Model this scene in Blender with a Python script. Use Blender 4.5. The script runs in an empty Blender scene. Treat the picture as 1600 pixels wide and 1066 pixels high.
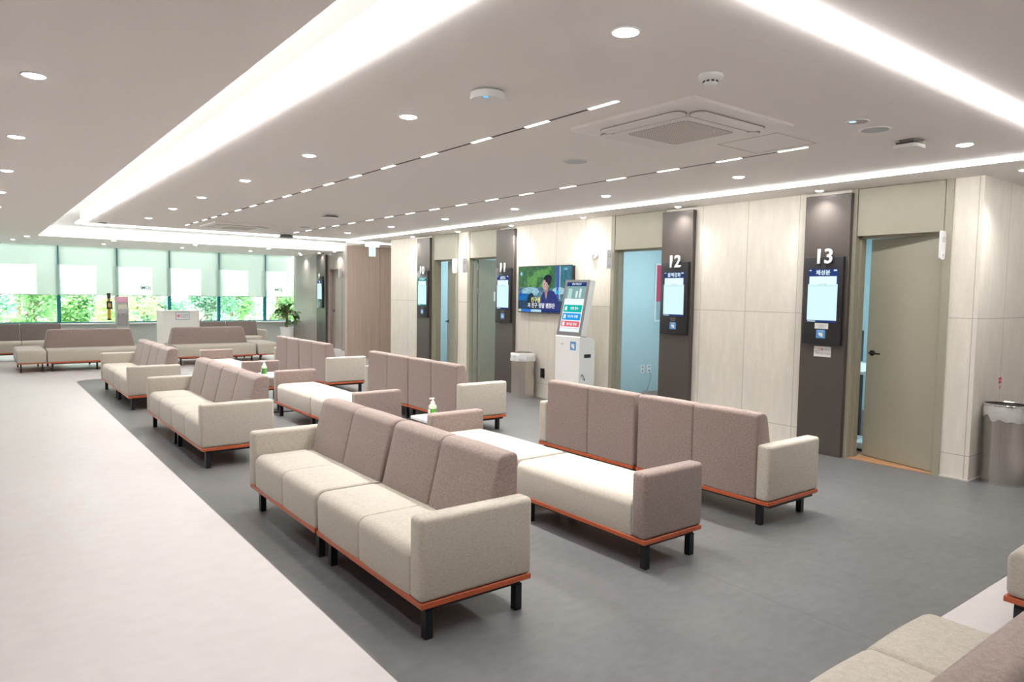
import bpy, bmesh, math, random
from mathutils import Vector, Matrix
random.seed(7)
S = bpy.context.scene
C = S.collection
PI = math.pi

# ------------------------------------------------------------------ camera, world, exposure
CAM_H = 1.5
yaw, pitch, roll, fpx = 0.6531222602761193, 0.06628171433728529, 0.014884387649974027, 1098.8313821991937
cy_, sy_ = math.cos(yaw), math.sin(yaw)
fwd = Vector((sy_*math.cos(pitch), cy_*math.cos(pitch), -math.sin(pitch)))
r0 = Vector((cy_, -sy_, 0)); u0 = r0.cross(fwd)
rt = math.cos(roll)*r0 + math.sin(roll)*u0
up = rt.cross(fwd)
cd = bpy.data.cameras.new('camera'); cam = bpy.data.objects.new('camera', cd); C.objects.link(cam)
M = Matrix((rt, up, -fwd)).transposed().to_4x4(); M.translation = (0, 0, CAM_H)
cam.matrix_world = M
cd.sensor_fit = 'HORIZONTAL'; cd.sensor_width = 36; cd.lens = fpx/1600*36; cd.clip_start = 0.05; cd.clip_end = 200
S.camera = cam
W = bpy.data.worlds.new('World'); S.world = W; W.use_nodes = True
bg = W.node_tree.nodes['Background']; bg.inputs[0].default_value = (0.97, 1.0, 0.99, 1); bg.inputs[1].default_value = 4.8
S.view_settings.view_transform = 'Standard'; S.view_settings.look = 'None'
S.view_settings.gamma = 1; S.view_settings.use_curve_mapping = False
S.view_settings.exposure = 0.55
DOWN_W = 3.1      # watt per downlight
STRIP = 9.2        # radiance of the ceiling LED lines
COVE = 8.0
SEG_W = 5.5         # watt per lit segment of the dashed slots
#
S.cycles.max_bounces = 8; S.cycles.diffuse_bounces = 5; S.cycles.glossy_bounces = 3
S.cycles.transparent_max_bounces = 12; S.cycles.sample_clamp_indirect = 6.0
S.cycles.caustics_reflective = False; S.cycles.caustics_refractive = False
S.cycles.use_denoising = True

# ------------------------------------------------------------------ materials
MATS = {}
def nt(name):
    m = bpy.data.materials.new(name); m.use_nodes = True
    return m, m.node_tree, m.node_tree.nodes['Principled BSDF']
def mat(name, col, rough=0.5, metal=0.0, spec=0.5, noise=0.0, nscale=40, bump=0.0, coat=0.0):
    if name in MATS: return MATS[name]
    m, t, b = nt(name)
    b.inputs['Base Color'].default_value = (*col, 1)
    b.inputs['Roughness'].default_value = rough; b.inputs['Metallic'].default_value = metal
    b.inputs['Specular IOR Level'].default_value = spec; b.inputs['Coat Weight'].default_value = coat
    tc = t.nodes.new('ShaderNodeTexCoord')
    n = t.nodes.new('ShaderNodeTexNoise'); n.inputs['Scale'].default_value = nscale; n.inputs['Detail'].default_value = 4
    t.links.new(tc.outputs['Object'], n.inputs['Vector'])
    mx = t.nodes.new('ShaderNodeMix'); mx.data_type = 'RGBA'
    k = noise
    mx.inputs[6].default_value = (*[c*(1-k) for c in col], 1); mx.inputs[7].default_value = (*[min(1, c*(1+k)) for c in col], 1)
    t.links.new(n.outputs['Fac'], mx.inputs[0]); t.links.new(mx.outputs[2], b.inputs['Base Color'])
    if bump:
        bp = t.nodes.new('ShaderNodeBump'); bp.inputs['Strength'].default_value = bump; bp.inputs['Distance'].default_value = 0.002
        t.links.new(n.outputs['Fac'], bp.inputs['Height']); t.links.new(bp.outputs[0], b.inputs['Normal'])
    MATS[name] = m; return m
def emis(name, col, s):
    if name in MATS: return MATS[name]
    m = bpy.data.materials.new(name); m.use_nodes = True; t = m.node_tree; t.nodes.clear()
    e = t.nodes.new('ShaderNodeEmission'); e.inputs[0].default_value = (*col, 1); e.inputs[1].default_value = s
    o = t.nodes.new('ShaderNodeOutputMaterial'); t.links.new(e.outputs[0], o.inputs[0]); MATS[name] = m; return m
def math_node(t, op, a, b=None, c=None):
    n = t.nodes.new('ShaderNodeMath'); n.operation = op
    for i, v in enumerate((a, b, c)):
        if v is None: continue
        if isinstance(v, (int, float)): n.inputs[i].default_value = v
        else: t.links.new(v, n.inputs[i])
    return n.outputs[0]
def fabric(name, dark, light, sc=420):
    """heathered woven upholstery: two thread colours, fine weave bump"""
    m, t, b = nt(name)
    tc = t.nodes.new('ShaderNodeTexCoord')
    mp = t.nodes.new('ShaderNodeMapping'); mp.inputs['Scale'].default_value = (1, 1, 2.0)
    t.links.new(tc.outputs['Object'], mp.inputs[0])
    n = t.nodes.new('ShaderNodeTexNoise'); n.inputs['Scale'].default_value = sc; n.inputs['Detail'].default_value = 2; n.inputs['Roughness'].default_value = .7
    t.links.new(mp.outputs[0], n.inputs['Vector'])
    n2 = t.nodes.new('ShaderNodeTexNoise'); n2.inputs['Scale'].default_value = 60; n2.inputs['Detail'].default_value = 5
    t.links.new(mp.outputs[0], n2.inputs['Vector'])
    s = math_node(t, 'ADD', math_node(t, 'MULTIPLY', n.outputs['Fac'], .65), math_node(t, 'MULTIPLY', n2.outputs['Fac'], .35))
    r = t.nodes.new('ShaderNodeMapRange'); r.inputs[1].default_value = .38; r.inputs[2].default_value = .62
    t.links.new(s, r.inputs[0])
    mx = t.nodes.new('ShaderNodeMix'); mx.data_type = 'RGBA'
    mx.inputs[6].default_value = (*dark, 1); mx.inputs[7].default_value = (*light, 1)
    t.links.new(r.outputs[0], mx.inputs[0]); t.links.new(mx.outputs[2], b.inputs['Base Color'])
    b.inputs['Roughness'].default_value = .85; b.inputs['Specular IOR Level'].default_value = .25
    b.inputs['Sheen Weight'].default_value = .25; b.inputs['Sheen Roughness'].default_value = .5
    bp = t.nodes.new('ShaderNodeBump'); bp.inputs['Strength'].default_value = .35; bp.inputs['Distance'].default_value = .0015
    t.links.new(s, bp.inputs['Height']); t.links.new(bp.outputs[0], b.inputs['Normal'])
    MATS[name] = m; return m
BEIGE = fabric('beige_fabric', (.385, .345, .292), (.55, .505, .438))
MAUVE = fabric('mauve_fabric', (.20, .148, .13), (.345, .27, .243))
def wood(name, c1, c2, rough=.4, scale=(3, 3, 60), axis_scale=1):
    m, t, b = nt(name)
    tc = t.nodes.new('ShaderNodeTexCoord'); mp = t.nodes.new('ShaderNodeMapping'); mp.inputs['Scale'].default_value = scale
    t.links.new(tc.outputs['Object'], mp.inputs[0])
    n = t.nodes.new('ShaderNodeTexNoise'); n.inputs['Scale'].default_value = 2.5; n.inputs['Detail'].default_value = 6
    t.links.new(mp.outputs[0], n.inputs['Vector'])
    r = t.nodes.new('ShaderNodeMapRange'); r.inputs[1].default_value = .35; r.inputs[2].default_value = .65; t.links.new(n.outputs['Fac'], r.inputs[0])
    mx = t.nodes.new('ShaderNodeMix'); mx.data_type = 'RGBA'; mx.inputs[6].default_value = (*c1, 1); mx.inputs[7].default_value = (*c2, 1)
    t.links.new(r.outputs[0], mx.inputs[0]); t.links.new(mx.outputs[2], b.inputs['Base Color']); b.inputs['Roughness'].default_value = rough
    MATS[name] = m; return m
CHERRY = wood('cherry_wood', (.36, .065, .02), (.52, .12, .04), .35, (30, 30, 200))
BLACK = mat('black_steel', (.012, .013, .017), .38, .3, noise=.1)
def wallmat(name, base, ys, axis, veins=True):
    """stone-look wall sheets with hairline joints at given positions"""
    m, t, b = nt(name)
    tc = t.nodes.new('ShaderNodeTexCoord'); sp = t.nodes.new('ShaderNodeSeparateXYZ'); t.links.new(tc.outputs['Object'], sp.inputs[0])
    a = sp.outputs[axis]; z = sp.outputs[2]
    line = None
    for v, src in [(y, a) for y in ys] + [(.21, z), (1.357, z)]:
        d = math_node(t, 'LESS_THAN', math_node(t, 'ABSOLUTE', math_node(t, 'SUBTRACT', src, v)), .0028)
        line = d if line is None else math_node(t, 'MAXIMUM', line, d)
    mp = t.nodes.new('ShaderNodeMapping'); mp.inputs['Scale'].default_value = (14, 14, 3); mp.inputs['Rotation'].default_value = (.35, 0, 0)
    t.links.new(tc.outputs['Object'], mp.inputs[0])
    n = t.nodes.new('ShaderNodeTexNoise'); n.inputs['Scale'].default_value = 1.2; n.inputs['Detail'].default_value = 8; n.inputs['Roughness'].default_value = .65
    t.links.new(mp.outputs[0], n.inputs['Vector'])
    vein = math_node(t, 'LESS_THAN', math_node(t, 'ABSOLUTE', math_node(t, 'SUBTRACT', n.outputs['Fac'], .60)), .006)
    n3 = t.nodes.new('ShaderNodeTexNoise'); n3.inputs['Scale'].default_value = 150; t.links.new(tc.outputs['Object'], n3.inputs['Vector'])
    r = t.nodes.new('ShaderNodeMapRange'); r.inputs[1].default_value = .3; r.inputs[2].default_value = .7
    t.links.new(math_node(t, 'ADD', math_node(t, 'MULTIPLY', n.outputs['Fac'], .6), math_node(t, 'MULTIPLY', n3.outputs['Fac'], .4)), r.inputs[0])
    mx = t.nodes.new('ShaderNodeMix'); mx.data_type = 'RGBA'
    mx.inputs[6].default_value = (*[c*.91 for c in base], 1); mx.inputs[7].default_value = (*[min(1, c*1.06) for c in base], 1)
    t.links.new(r.outputs[0], mx.inputs[0])
    m2 = t.nodes.new('ShaderNodeMix'); m2.data_type = 'RGBA'; m2.inputs[7].default_value = (*[min(1, c*1.14) for c in base], 1)
    t.links.new(mx.outputs[2], m2.inputs[6]); t.links.new(math_node(t, 'MULTIPLY', vein, .55), m2.inputs[0])
    m3 = t.nodes.new('ShaderNodeMix'); m3.data_type = 'RGBA'; m3.inputs[7].default_value = (*[c*.55 for c in base], 1)
    t.links.new(m2.outputs[2], m3.inputs[6]); t.links.new(line, m3.inputs[0]); t.links.new(m3.outputs[2], b.inputs['Base Color'])
    b.inputs['Roughness'].default_value = .5; b.inputs['Specular IOR Level'].default_value = .3
    MATS[name] = m; return m
STONE = wallmat('beige_stone_sheet', (.80, .755, .67), [2.3, 3.87, 4.455, 5.04, 6.95, 7.54, 8.13, 11.2, 11.79], 1)
STONE2 = wallmat('beige_stone_sheet_return', (.80, .755, .67), [7.12, 7.71, 8.3, 8.9], 0)
def slat(name, c1, c2, axis, pitch_):
    m, t, b = nt(name)
    tc = t.nodes.new('ShaderNodeTexCoord'); sp = t.nodes.new('ShaderNodeSeparateXYZ'); t.links.new(tc.outputs['Object'], sp.inputs[0])
    mp = t.nodes.new('ShaderNodeMapping'); mp.inputs['Scale'].default_value = (60, 60, .8); t.links.new(tc.outputs['Object'], mp.inputs[0])
    n = t.nodes.new('ShaderNodeTexNoise'); n.inputs['Scale'].default_value = 1; n.inputs['Detail'].default_value = 5; t.links.new(mp.outputs[0], n.inputs['Vector'])
    fr = math_node(t, 'FRACT', math_node(t, 'DIVIDE', sp.outputs[axis], pitch_))
    g = math_node(t, 'LESS_THAN', fr, .12)
    mx = t.nodes.new('ShaderNodeMix'); mx.data_type = 'RGBA'; mx.inputs[6].default_value = (*c1, 1); mx.inputs[7].default_value = (*c2, 1)
    r = t.nodes.new('ShaderNodeMapRange'); r.inputs[1].default_value = .3; r.inputs[2].default_value = .7; t.links.new(n.outputs['Fac'], r.inputs[0]); t.links.new(r.outputs[0], mx.inputs[0])
    m2 = t.nodes.new('ShaderNodeMix'); m2.data_type = 'RGBA'; m2.inputs[7].default_value = (*[c*.6 for c in c1], 1)
    t.links.new(mx.outputs[2], m2.inputs[6]); t.links.new(math_node(t, 'MULTIPLY', g, .45), m2.inputs[0]); t.links.new(m2.outputs[2], b.inputs['Base Color'])
    b.inputs['Roughness'].default_value = .38; MATS[name] = m; return m
SLAT = slat('grey_brown_slats', (.30, .26, .235), (.38, .335, .305), 1, .05)
BROWN = slat('brown_wood_panel', (.44, .345, .285), (.54, .43, .36), 0, .03)
PIER = mat('brushed_dark_bronze', (.100, .085, .077), .42, .3, noise=.06, nscale=30)
OLIVE = mat('olive_lacquer', (.36, .34, .265), .42, noise=.04, nscale=8)
WHITE = mat('white_plastic', (.90, .90, .89), .4, noise=.02)
CEIL = mat('ceiling_paint', (.95, .905, .875), .75, spec=.2, noise=.015, nscale=20)
RECESS = mat('cove_paint', (.86, .85, .83), .7, spec=.2)
STEEL = mat('brushed_steel', (.52, .49, .46), .28, .95, noise=.08, nscale=90)
CHROME = mat('chrome', (.75, .74, .72), .15, 1.0)
def brushed(name, col, rough):
    m, t, b = nt(name)
    tc = t.nodes.new('ShaderNodeTexCoord'); mp = t.nodes.new('ShaderNodeMapping'); mp.inputs['Scale'].default_value = (90, 90, .3)
    t.links.new(tc.outputs['Object'], mp.inputs[0]); n = t.nodes.new('ShaderNodeTexNoise'); n.inputs['Scale'].default_value = 1
    t.links.new(mp.outputs[0], n.inputs['Vector'])
    mx = t.nodes.new('ShaderNodeMix'); mx.data_type = 'RGBA'; mx.inputs[6].default_value = (*[c*.75 for c in col], 1); mx.inputs[7].default_value = (*col, 1)
    t.links.new(n.outputs['Fac'], mx.inputs[0]); t.links.new(mx.outputs[2], b.inputs['Base Color'])
    b.inputs['Metallic'].default_value = .9; b.inputs['Roughness'].default_value = rough; MATS[name] = m; return m
BIN = brushed('bin_steel', (.60, .56, .52), .27)
DARKP = mat('black_plastic', (.018, .018, .022), .3, noise=.1)
GREYP = mat('grey_bezel', (.20, .20, .20), .45)
BAG = mat('bin_liner', (.78, .79, .80), .35, noise=.12, nscale=60, bump=1.0)
def floormat(name, c1, c2, rough, seams, sc):
    m, t, b = nt(name)
    tc = t.nodes.new('ShaderNodeTexCoord'); sp = t.nodes.new('ShaderNodeSeparateXYZ'); t.links.new(tc.outputs['Object'], sp.inputs[0])
    mp = t.nodes.new('ShaderNodeMapping'); mp.inputs['Scale'].default_value = (1.0, .5, 1); t.links.new(tc.outputs['Object'], mp.inputs[0])
    n = t.nodes.new('ShaderNodeTexNoise'); n.inputs['Scale'].default_value = sc; n.inputs['Detail'].default_value = 7; n.inputs['Roughness'].default_value = .62
    t.links.new(mp.outputs[0], n.inputs['Vector'])
    n2 = t.nodes.new('ShaderNodeTexNoise'); n2.inputs['Scale'].default_value = sc*9; n2.inputs['Detail'].default_value = 5
    mp2 = t.nodes.new('ShaderNodeMapping'); mp2.inputs['Scale'].default_value = (.9, 1.5, 1); t.links.new(tc.outputs['Object'], mp2.inputs[0]); t.links.new(mp2.outputs[0], n2.inputs['Vector'])
    s = math_node(t, 'ADD', math_node(t, 'MULTIPLY', n.outputs['Fac'], .6), math_node(t, 'MULTIPLY', n2.outputs['Fac'], .4))
    r = t.nodes.new('ShaderNodeMapRange'); r.inputs[1].default_value = .36; r.inputs[2].default_value = .64; t.links.new(s, r.inputs[0])
    mx = t.nodes.new('ShaderNodeMix'); mx.data_type = 'RGBA'; mx.inputs[6].default_value = (*c1, 1); mx.inputs[7].default_value = (*c2, 1); t.links.new(r.outputs[0], mx.inputs[0])
    line = None
    for v in seams:
        d = math_node(t, 'LESS_THAN', math_node(t, 'ABSOLUTE', math_node(t, 'SUBTRACT', sp.outputs[0], v)), .0025)
        line = d if line is None else math_node(t, 'MAXIMUM', line, d)
    m2 = t.nodes.new('ShaderNodeMix'); m2.data_type = 'RGBA'; m2.inputs[7].default_value = (*[c*.55 for c in c1], 1)
    t.links.new(mx.outputs[2], m2.inputs[6]); t.links.new(math_node(t, 'MULTIPLY', line, .7), m2.inputs[0]); t.links.new(m2.outputs[2], b.inputs['Base Color'])
    b.inputs['Roughness'].default_value = rough; b.inputs['Specular IOR Level'].default_value = .35
    MATS[name] = m; return m
FLIGHT = floormat('pale_vinyl', (.53, .497, .492), (.585, .557, .552), .42, [1.262], .9)
FGREY = floormat('grey_vinyl', (.115, .115, .117), (.157, .157, .159), .40, [3.11, 4.91], 1.6)

# ------------------------------------------------------------------ mesh helpers
def NB(): return bmesh.new()
def add_box(bm, x0, x1, y0, y1, z0, z1, r=0.0, seg=3):
    res = bmesh.ops.create_cube(bm, size=1)
    vs = res['verts']
    for v in vs:
        v.co = Vector(((x0+x1)/2 + v.co.x*(x1-x0), (y0+y1)/2 + v.co.y*(y1-y0), (z0+z1)/2 + v.co.z*(z1-z0)))
    if r > 0:
        es = list({e for v in vs for e in v.link_edges})
        bmesh.ops.bevel(bm, geom=es, offset=r, segments=seg, affect='EDGES', profile=.5, clamp_overlap=True)
    return bm
def box(*a, **k): return add_box(NB(), *a, **k)
def add_lathe(bm, prof, cx, cy, n=32, axis='z', cz=0):
    """prof: list of (radius, height) ; revolved about an axis through (cx,cy[,cz])"""
    rings = []
    for (r, h) in prof:
        ring = []
        if r < 1e-6:
            p = (cx, cy, h) if axis == 'z' else ((h, cy, cz) if axis == 'x' else (cx, h, cz))
            ring = [bm.verts.new(p)]
        else:
            for i in range(n):
                a = 2*PI*i/n; c, s = r*math.cos(a), r*math.sin(a)
                p = (cx+c, cy+s, h) if axis == 'z' else ((h, cy+c, cz+s) if axis == 'x' else (cx+s, h, cz+c))
                ring.append(bm.verts.new(p))
        rings.append(ring)
    for A, B in zip(rings, rings[1:]):
        if len(A) == 1 and len(B) == 1: continue
        for i in range(n):
            j = (i+1) % n
            if len(A) == 1: bm.faces.new((A[0], B[j], B[i]))
            elif len(B) == 1: bm.faces.new((A[i], A[j], B[0]))
            else: bm.faces.new((A[i], A[j], B[j], B[i]))
    bmesh.ops.recalc_face_normals(bm, faces=bm.faces[:])
    return bm
def add_tube(bm, pts, rad, n=10):
    pts = [Vector(p) for p in pts]; rings = []
    for i, p in enumerate(pts):
        d = (pts[min(i+1, len(pts)-1)] - pts[max(i-1, 0)]).normalized()
        a = d.orthogonal().normalized() if i == 0 else (rings_a - d*rings_a.dot(d)).normalized()
        rings_a = a; b = d.cross(a)
        rr = rad[i] if isinstance(rad, (list, tuple)) else rad
        rings.append([bm.verts.new(p + a*rr*math.cos(2*PI*k/n) + b*rr*math.sin(2*PI*k/n)) for k in range(n)])
    for A, B in zip(rings, rings[1:]):
        for k in range(n): bm.faces.new((A[k], A[(k+1) % n], B[(k+1) % n], B[k]))
    bm.faces.new(rings[0][::-1]); bm.faces.new(rings[-1]); return bm
def add_poly(bm, pts):
    return bm.faces.new([bm.verts.new(p) for p in pts])
def add_prism(bm, pts, axis, a0, a1):
    """extrude a 2D outline along an axis. axis x: pts=(y,z); y: (x,z); z: (x,y)"""
    def P(p, a): return (a, p[0], p[1]) if axis == 'x' else ((p[0], a, p[1]) if axis == 'y' else (p[0], p[1], a))
    A = [bm.verts.new(P(p, a0)) for p in pts]; B = [bm.verts.new(P(p, a1)) for p in pts]
    n = len(pts); bm.faces.new(A); bm.faces.new(B[::-1])
    for i in range(n): bm.faces.new((A[i], B[i], B[(i+1) % n], A[(i+1) % n]))
    bmesh.ops.recalc_face_normals(bm, faces=bm.faces[:]); return bm
def round_poly(pts, rad, seg=5):
    out = []; n = len(pts)
    for i in range(n):
        p = Vector(pts[i]); a = Vector(pts[i-1]); b = Vector(pts[(i+1) % n]); r = rad[i] if isinstance(rad, (list, tuple)) else rad
        if r <= 0: out.append(tuple(p)); continue
        da = (a-p).normalized(); db = (b-p).normalized(); ang = da.angle(db); t = r/math.tan(ang/2)
        t = min(t, (a-p).length*.49, (b-p).length*.49); rr = t*math.tan(ang/2)
        c = p + (da+db).normalized()*rr/math.sin(ang/2); s = p+da*t; e = p+db*t
        v0 = s-c; v1 = e-c; th = v0.angle(v1)
        sg = 1 if v0.x*v1.y - v0.y*v1.x > 0 else -1
        for k in range(seg+1):
            q = th*k/seg*sg
            out.append((c.x+v0.x*math.cos(q)-v0.y*math.sin(q), c.y+v0.x*math.sin(q)+v0.y*math.cos(q)))
    return out
def add_loft(bm, prof, y0, y1, r=.012, bulge=.004, seg=4):
    """soft upholstered body: profile in x,z swept along y with rounded, slightly puffed ends"""
    n = len(prof); P = [Vector(p) for p in prof]
    area = sum(P[i].x*P[(i+1) % n].y-P[(i+1) % n].x*P[i].y for i in range(n)); sg = 1 if area > 0 else -1
    N = []
    for i in range(n):
        d = (P[(i+1) % n]-P[i-1]); d = d.normalized() if d.length > 1e-9 else Vector((1, 0)); N.append(Vector((d.y, -d.x))*sg)
    secs = []
    for k in range(seg+1):
        a = PI/2*k/seg; secs.append((y0 + r*(1-math.cos(a)), -r*(1-math.sin(a))))
    L = y1-y0-2*r
    for k in range(1, 6):
        u = k/6; secs.append((y0+r+L*u, bulge*math.sin(PI*u)))
    for k in range(seg, -1, -1):
        a = PI/2*k/seg; secs.append((y1 - r*(1-math.cos(a)), -r*(1-math.sin(a))))
    rings = [[bm.verts.new((P[i].x+N[i].x*o, y, P[i].y+N[i].y*o)) for i in range(n)] for y, o in secs]
    for A, B in zip(rings, rings[1:]):
        for i in range(n): bm.faces.new((A[i], A[(i+1) % n], B[(i+1) % n], B[i]))
    bm.faces.new(rings[0]); bm.faces.new(rings[-1][::-1])
    bmesh.ops.recalc_face_normals(bm, faces=bm.faces[:]); return bm
def obj(name, bm, m, parent=None, world=True, smooth=True, wn=False):
    """link a bmesh as ONE object; parts are given in world coordinates unless world=False"""
    if parent is not None and world:
        bmesh.ops.translate(bm, verts=bm.verts[:], vec=-Vector(parent.get('_w', parent.location)))
    me = bpy.data.meshes.new(name); bm.to_mesh(me); bm.free()
    for x in (m if isinstance(m, (list, tuple)) else [m]): me.materials.append(x)
    if smooth:
        for p in me.polygons: p.use_smooth = True
        me.set_sharp_from_angle(angle=math.radians(38))
    o = bpy.data.objects.new(name, me); C.objects.link(o)
    if parent is not None: o.parent = parent; o['_w'] = list(parent.get('_w', parent.location))
    if wn:
        w = o.modifiers.new('wn', 'WEIGHTED_NORMAL'); w.keep_sharp = True
    return o
def tag(o, label, cat, group=None, kind=None):
    o['label'] = label; o['category'] = cat
    if group: o['group'] = group
    if kind: o['kind'] = kind
    return o
def thing(name, label, cat, loc=(0, 0, 0), group=None, rz=0):
    o = bpy.data.objects.new(name, None); C.objects.link(o); o.location = loc; o.rotation_euler = (0, 0, rz)
    o.empty_display_size = .1
    o['_w'] = list(loc)
    return tag(o, label, cat, group)
def struct(name, bm, m, **k):
    o = obj(name, bm, m, **k); o['kind'] = 'structure'; return o
def sgroup(name, loc=(0, 0, 0)):
    o = bpy.data.objects.new(name, None); C.objects.link(o); o.location = loc; o['_w'] = list(loc); o['kind'] = 'structure'; o.empty_display_size = .1; return o
def dup(root, loc, rz, label, group=None):
    """copy a thing with its parts and their sub-parts"""
    def cp(o, par):
        c = o.copy(); C.objects.link(c)
        if par is not None: c.parent = par
        for ch in list(o.children): cp(ch, c)
        return c
    c = cp(root, None); c.location = loc; c.rotation_euler = (0, 0, rz); c['label'] = label
    if group: c['group'] = group
    return c
WALLX = Matrix(((0, 0, -1), (-1, 0, 0), (0, 1, 0)))       # text on a wall that faces -X
WALLY = Matrix(((1, 0, 0), (0, 0, -1), (0, 1, 0)))        # text on a wall that faces -Y
def add_text(bm, body, size, at, R, depth=.002, bold=0.0, align='CENTER', sx=1.0):
    cu = bpy.data.curves.new('t', 'FONT'); cu.body = body; cu.size = size; cu.extrude = depth/2; cu.offset = bold
    cu.align_x = align; cu.align_y = 'CENTER'; cu.resolution_u = 4
    to = bpy.data.objects.new('t', cu); C.objects.link(to)
    me = bpy.data.meshes.new_from_object(to.evaluated_get(bpy.context.evaluated_depsgraph_get()))
    C.objects.unlink(to); bpy.data.objects.remove(to); bpy.data.curves.remove(cu)
    me.transform(Matrix.Diagonal((sx, 1, 1, 1)))
    me.transform(Matrix.Translation(at) @ R.to_4x4())
    bm.from_mesh(me); bpy.data.meshes.remove(me); return bm

# ------------------------------------------------------------------ the room shell
H = 2.52
YW = 20.3      # window wall
bm = NB()
add_poly(bm, [(-7, -5, -.002), (14, -5, -.002), (14, 21.5, -.002), (-7, 21.5, -.002)])
gp = [(1.262, 1.333), (14, 1.333), (14, 13.35), (1.55, 13.35), (1.42, 13.32), (1.31, 13.22), (1.262, 13.08)]
f = add_poly(bm, [(x, y, 0) for x, y in gp]); f.material_index = 1
struct('floor', bm, [FLIGHT, FGREY], smooth=False)
# ceiling with the light recess
bm = NB()
T = .04
for (x0, x1, y0, y1) in [(-7, 1.04, -5, YW+.1), (1.04, 7.6, 16.8, YW+.1), (1.36, 14, -5, 13.0), (6.62, 14, 13.0, 14.75), (7.6, 14, 14.75, YW+.1)]:
    add_box(bm, x0, x1, y0, y1, H, H+T)
struct('ceiling', bm, CEIL, smooth=False)
bm = NB()
ZR = 2.70
add_box(bm, 1.0, 1.39, -5, 13.0, ZR, ZR+.03); add_box(bm, 1.0, 7.6, 13.0, 16.85, ZR, ZR+.03)
add_box(bm, 1.01, 1.04, -5, 16.83, H+T, ZR); add_box(bm, 1.36, 1.39, -5, 13.0, H+T, ZR)
add_box(bm, 1.36, 6.62, 12.97, 13.0, H+T, ZR); add_box(bm, 1.04, 7.6, 16.8, 16.83, H+T, ZR)
add_box(bm, 6.62, 6.65, 13.0, 14.75, H+T, ZR); add_box(bm, 6.62, 7.6, 14.75, 14.78, H+T, ZR); add_box(bm, 7.45, 7.6, 14.6, 16.83, H, ZR)
struct('trim_1', bm, RECESS, smooth=False)

# walls
TW = .12; X0 = 6.53
bm = NB()
for (y0, y1) in [(2.265, 2.485), (3.35, 5.57), (6.455, 8.89), (9.765, 10.06), (10.92, 12.48)]:
    add_box(bm, X0, X0+TW, y0, y1, 0, H)
struct('wall_right', bm, STONE, smooth=False)
struct('wall_right_return', box(X0+TW, 14, 2.265, 2.265+TW, 0, H), STONE2, smooth=False)
struct('wall_corridor_near', box(X0+TW, 14, 12.36, 12.48, 0, H), STONE2, smooth=False)
bm = NB(); add_box(bm, 6.56, 7.352, 14.6, 14.72, 0, H); add_box(bm, 7.358, 14, 14.6, 14.72, 0, H)
struct('wall_corridor_far', bm, BROWN, smooth=False)
bm = NB()
for (y0, y1, z0, z1) in [(14.72, 16.9, 0, H), (16.9, 17.66, 2.10, H), (17.66, YW, 0, H)]: add_box(bm, 7.45, 7.57, y0, y1, z0, z1)
struct('wall_far_right', bm, SLAT, smooth=False)
PLAIN = mat('plain_wall_paint', (.84, .81, .77), .7, spec=.2)
struct('wall_left', box(-7.12, -7, -5, YW, 0, H), PLAIN, smooth=False)
struct('wall_back', box(-7, 14, -5.12, -5, 0, H), PLAIN, smooth=False)
struct('wall_east', box(14, 14.12, -5, YW, 0, H), PLAIN, smooth=False)
bm = NB()   # light grey bottom bead along the walls
for (y0, y1) in [(2.265, 2.485), (3.78, 5.125), (6.455, 8.445), (9.765, 10.06), (11.36, 12.48)]: add_box(bm, X0-.012, X0, y0, y1, 0, .012)
add_box(bm, X0-.012, 14, 2.253, 2.265, 0, .012)
struct('baseboard_right', bm, mat('silicone_bead', (.55, .53, .5), .5), smooth=False)

# doors in the right wall: structure door_<n> > frame, header, door_leaf (> door_handle, hinge)
ROOMW = mat('room_wall', (.60, .74, .78), .6, spec=.2)
def door_frame(n, ya, yb, o0, o1, jl, jr):
    """olive surround ya..yb, opening o0..o1"""
    d = sgroup('door_%d' % n, (X0, ya, 0)); bm = NB()
    ztop = 2.085
    if o0-ya > .004: add_box(bm, X0-.012, X0+TW, ya, o0, 0, H)
    if yb-o1 > .004: add_box(bm, X0-.012, X0+TW, o1, yb, 0, H)
    fr = obj('door_frame', bm, OLIVE, d, smooth=False)
    bm = NB(); add_box(bm, X0-.008, X0+TW, o0+.007, o1-.007, ztop, H-.004); obj('header_panel', bm, OLIVE, d, smooth=False)
    bm = NB()   # door stop lining inside
    add_box(bm, X0+.055, X0+TW+.02, o0-.001, o0+.022, 0, ztop); add_box(bm, X0+.055, X0+TW+.02, o1-.022, o1+.001, 0, ztop); add_box(bm, X0+.055, X0+TW+.02, o0, o1, ztop-.02, ztop)
    obj('door_stop', bm, OLIVE, d, smooth=False)
    return d
def door_leaf(d, hx, hy, width, ang, sign, hinge_side=0):
    """leaf hinged at (hx,hy) swinging into +X; sign +1: free end towards +Y, -1: towards -Y"""
    bm = NB(); t = .04
    add_box(bm, 0, t, 0, width, .012, 2.065, .002, 1)
    R = Matrix.Rotation(0, 4, 'Z')
    lf = obj('door_leaf', bm, OLIVE, None, smooth=False)
    lf.parent = d; lf.location = Vector((hx, hy, 0)) - Vector(d['_w'])
    lf.rotation_euler = (0, 0, (-ang if sign > 0 else ang))
    if sign < 0: lf.data.transform(Matrix.Diagonal((1, -1, 1, 1))); lf.data.flip_normals()
    # handle both faces
    for face in (-1, 1):
        bm = NB(); x = 0 if face < 0 else t; y = (width-.065)*sign
        add_lathe(bm, [(0, x), (.027, x), (.027, x+face*.008), (.022, x+face*.012), (0, x+face*.012)], 0, y, 24, 'x', 1.0)
        add_tube(bm, [(x+face*.008, y, 1.0), (x+face*.045, y, 1.0), (x+face*.055, y-sign*.015, 1.0), (x+face*.055, y-sign*.115, .998)], [.010, .010, .0095, .008])
        h = obj('door_handle', bm, mat('bronze_handle', (.06, .055, .05), .3, .9), None); h.parent = lf
    return lf
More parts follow.
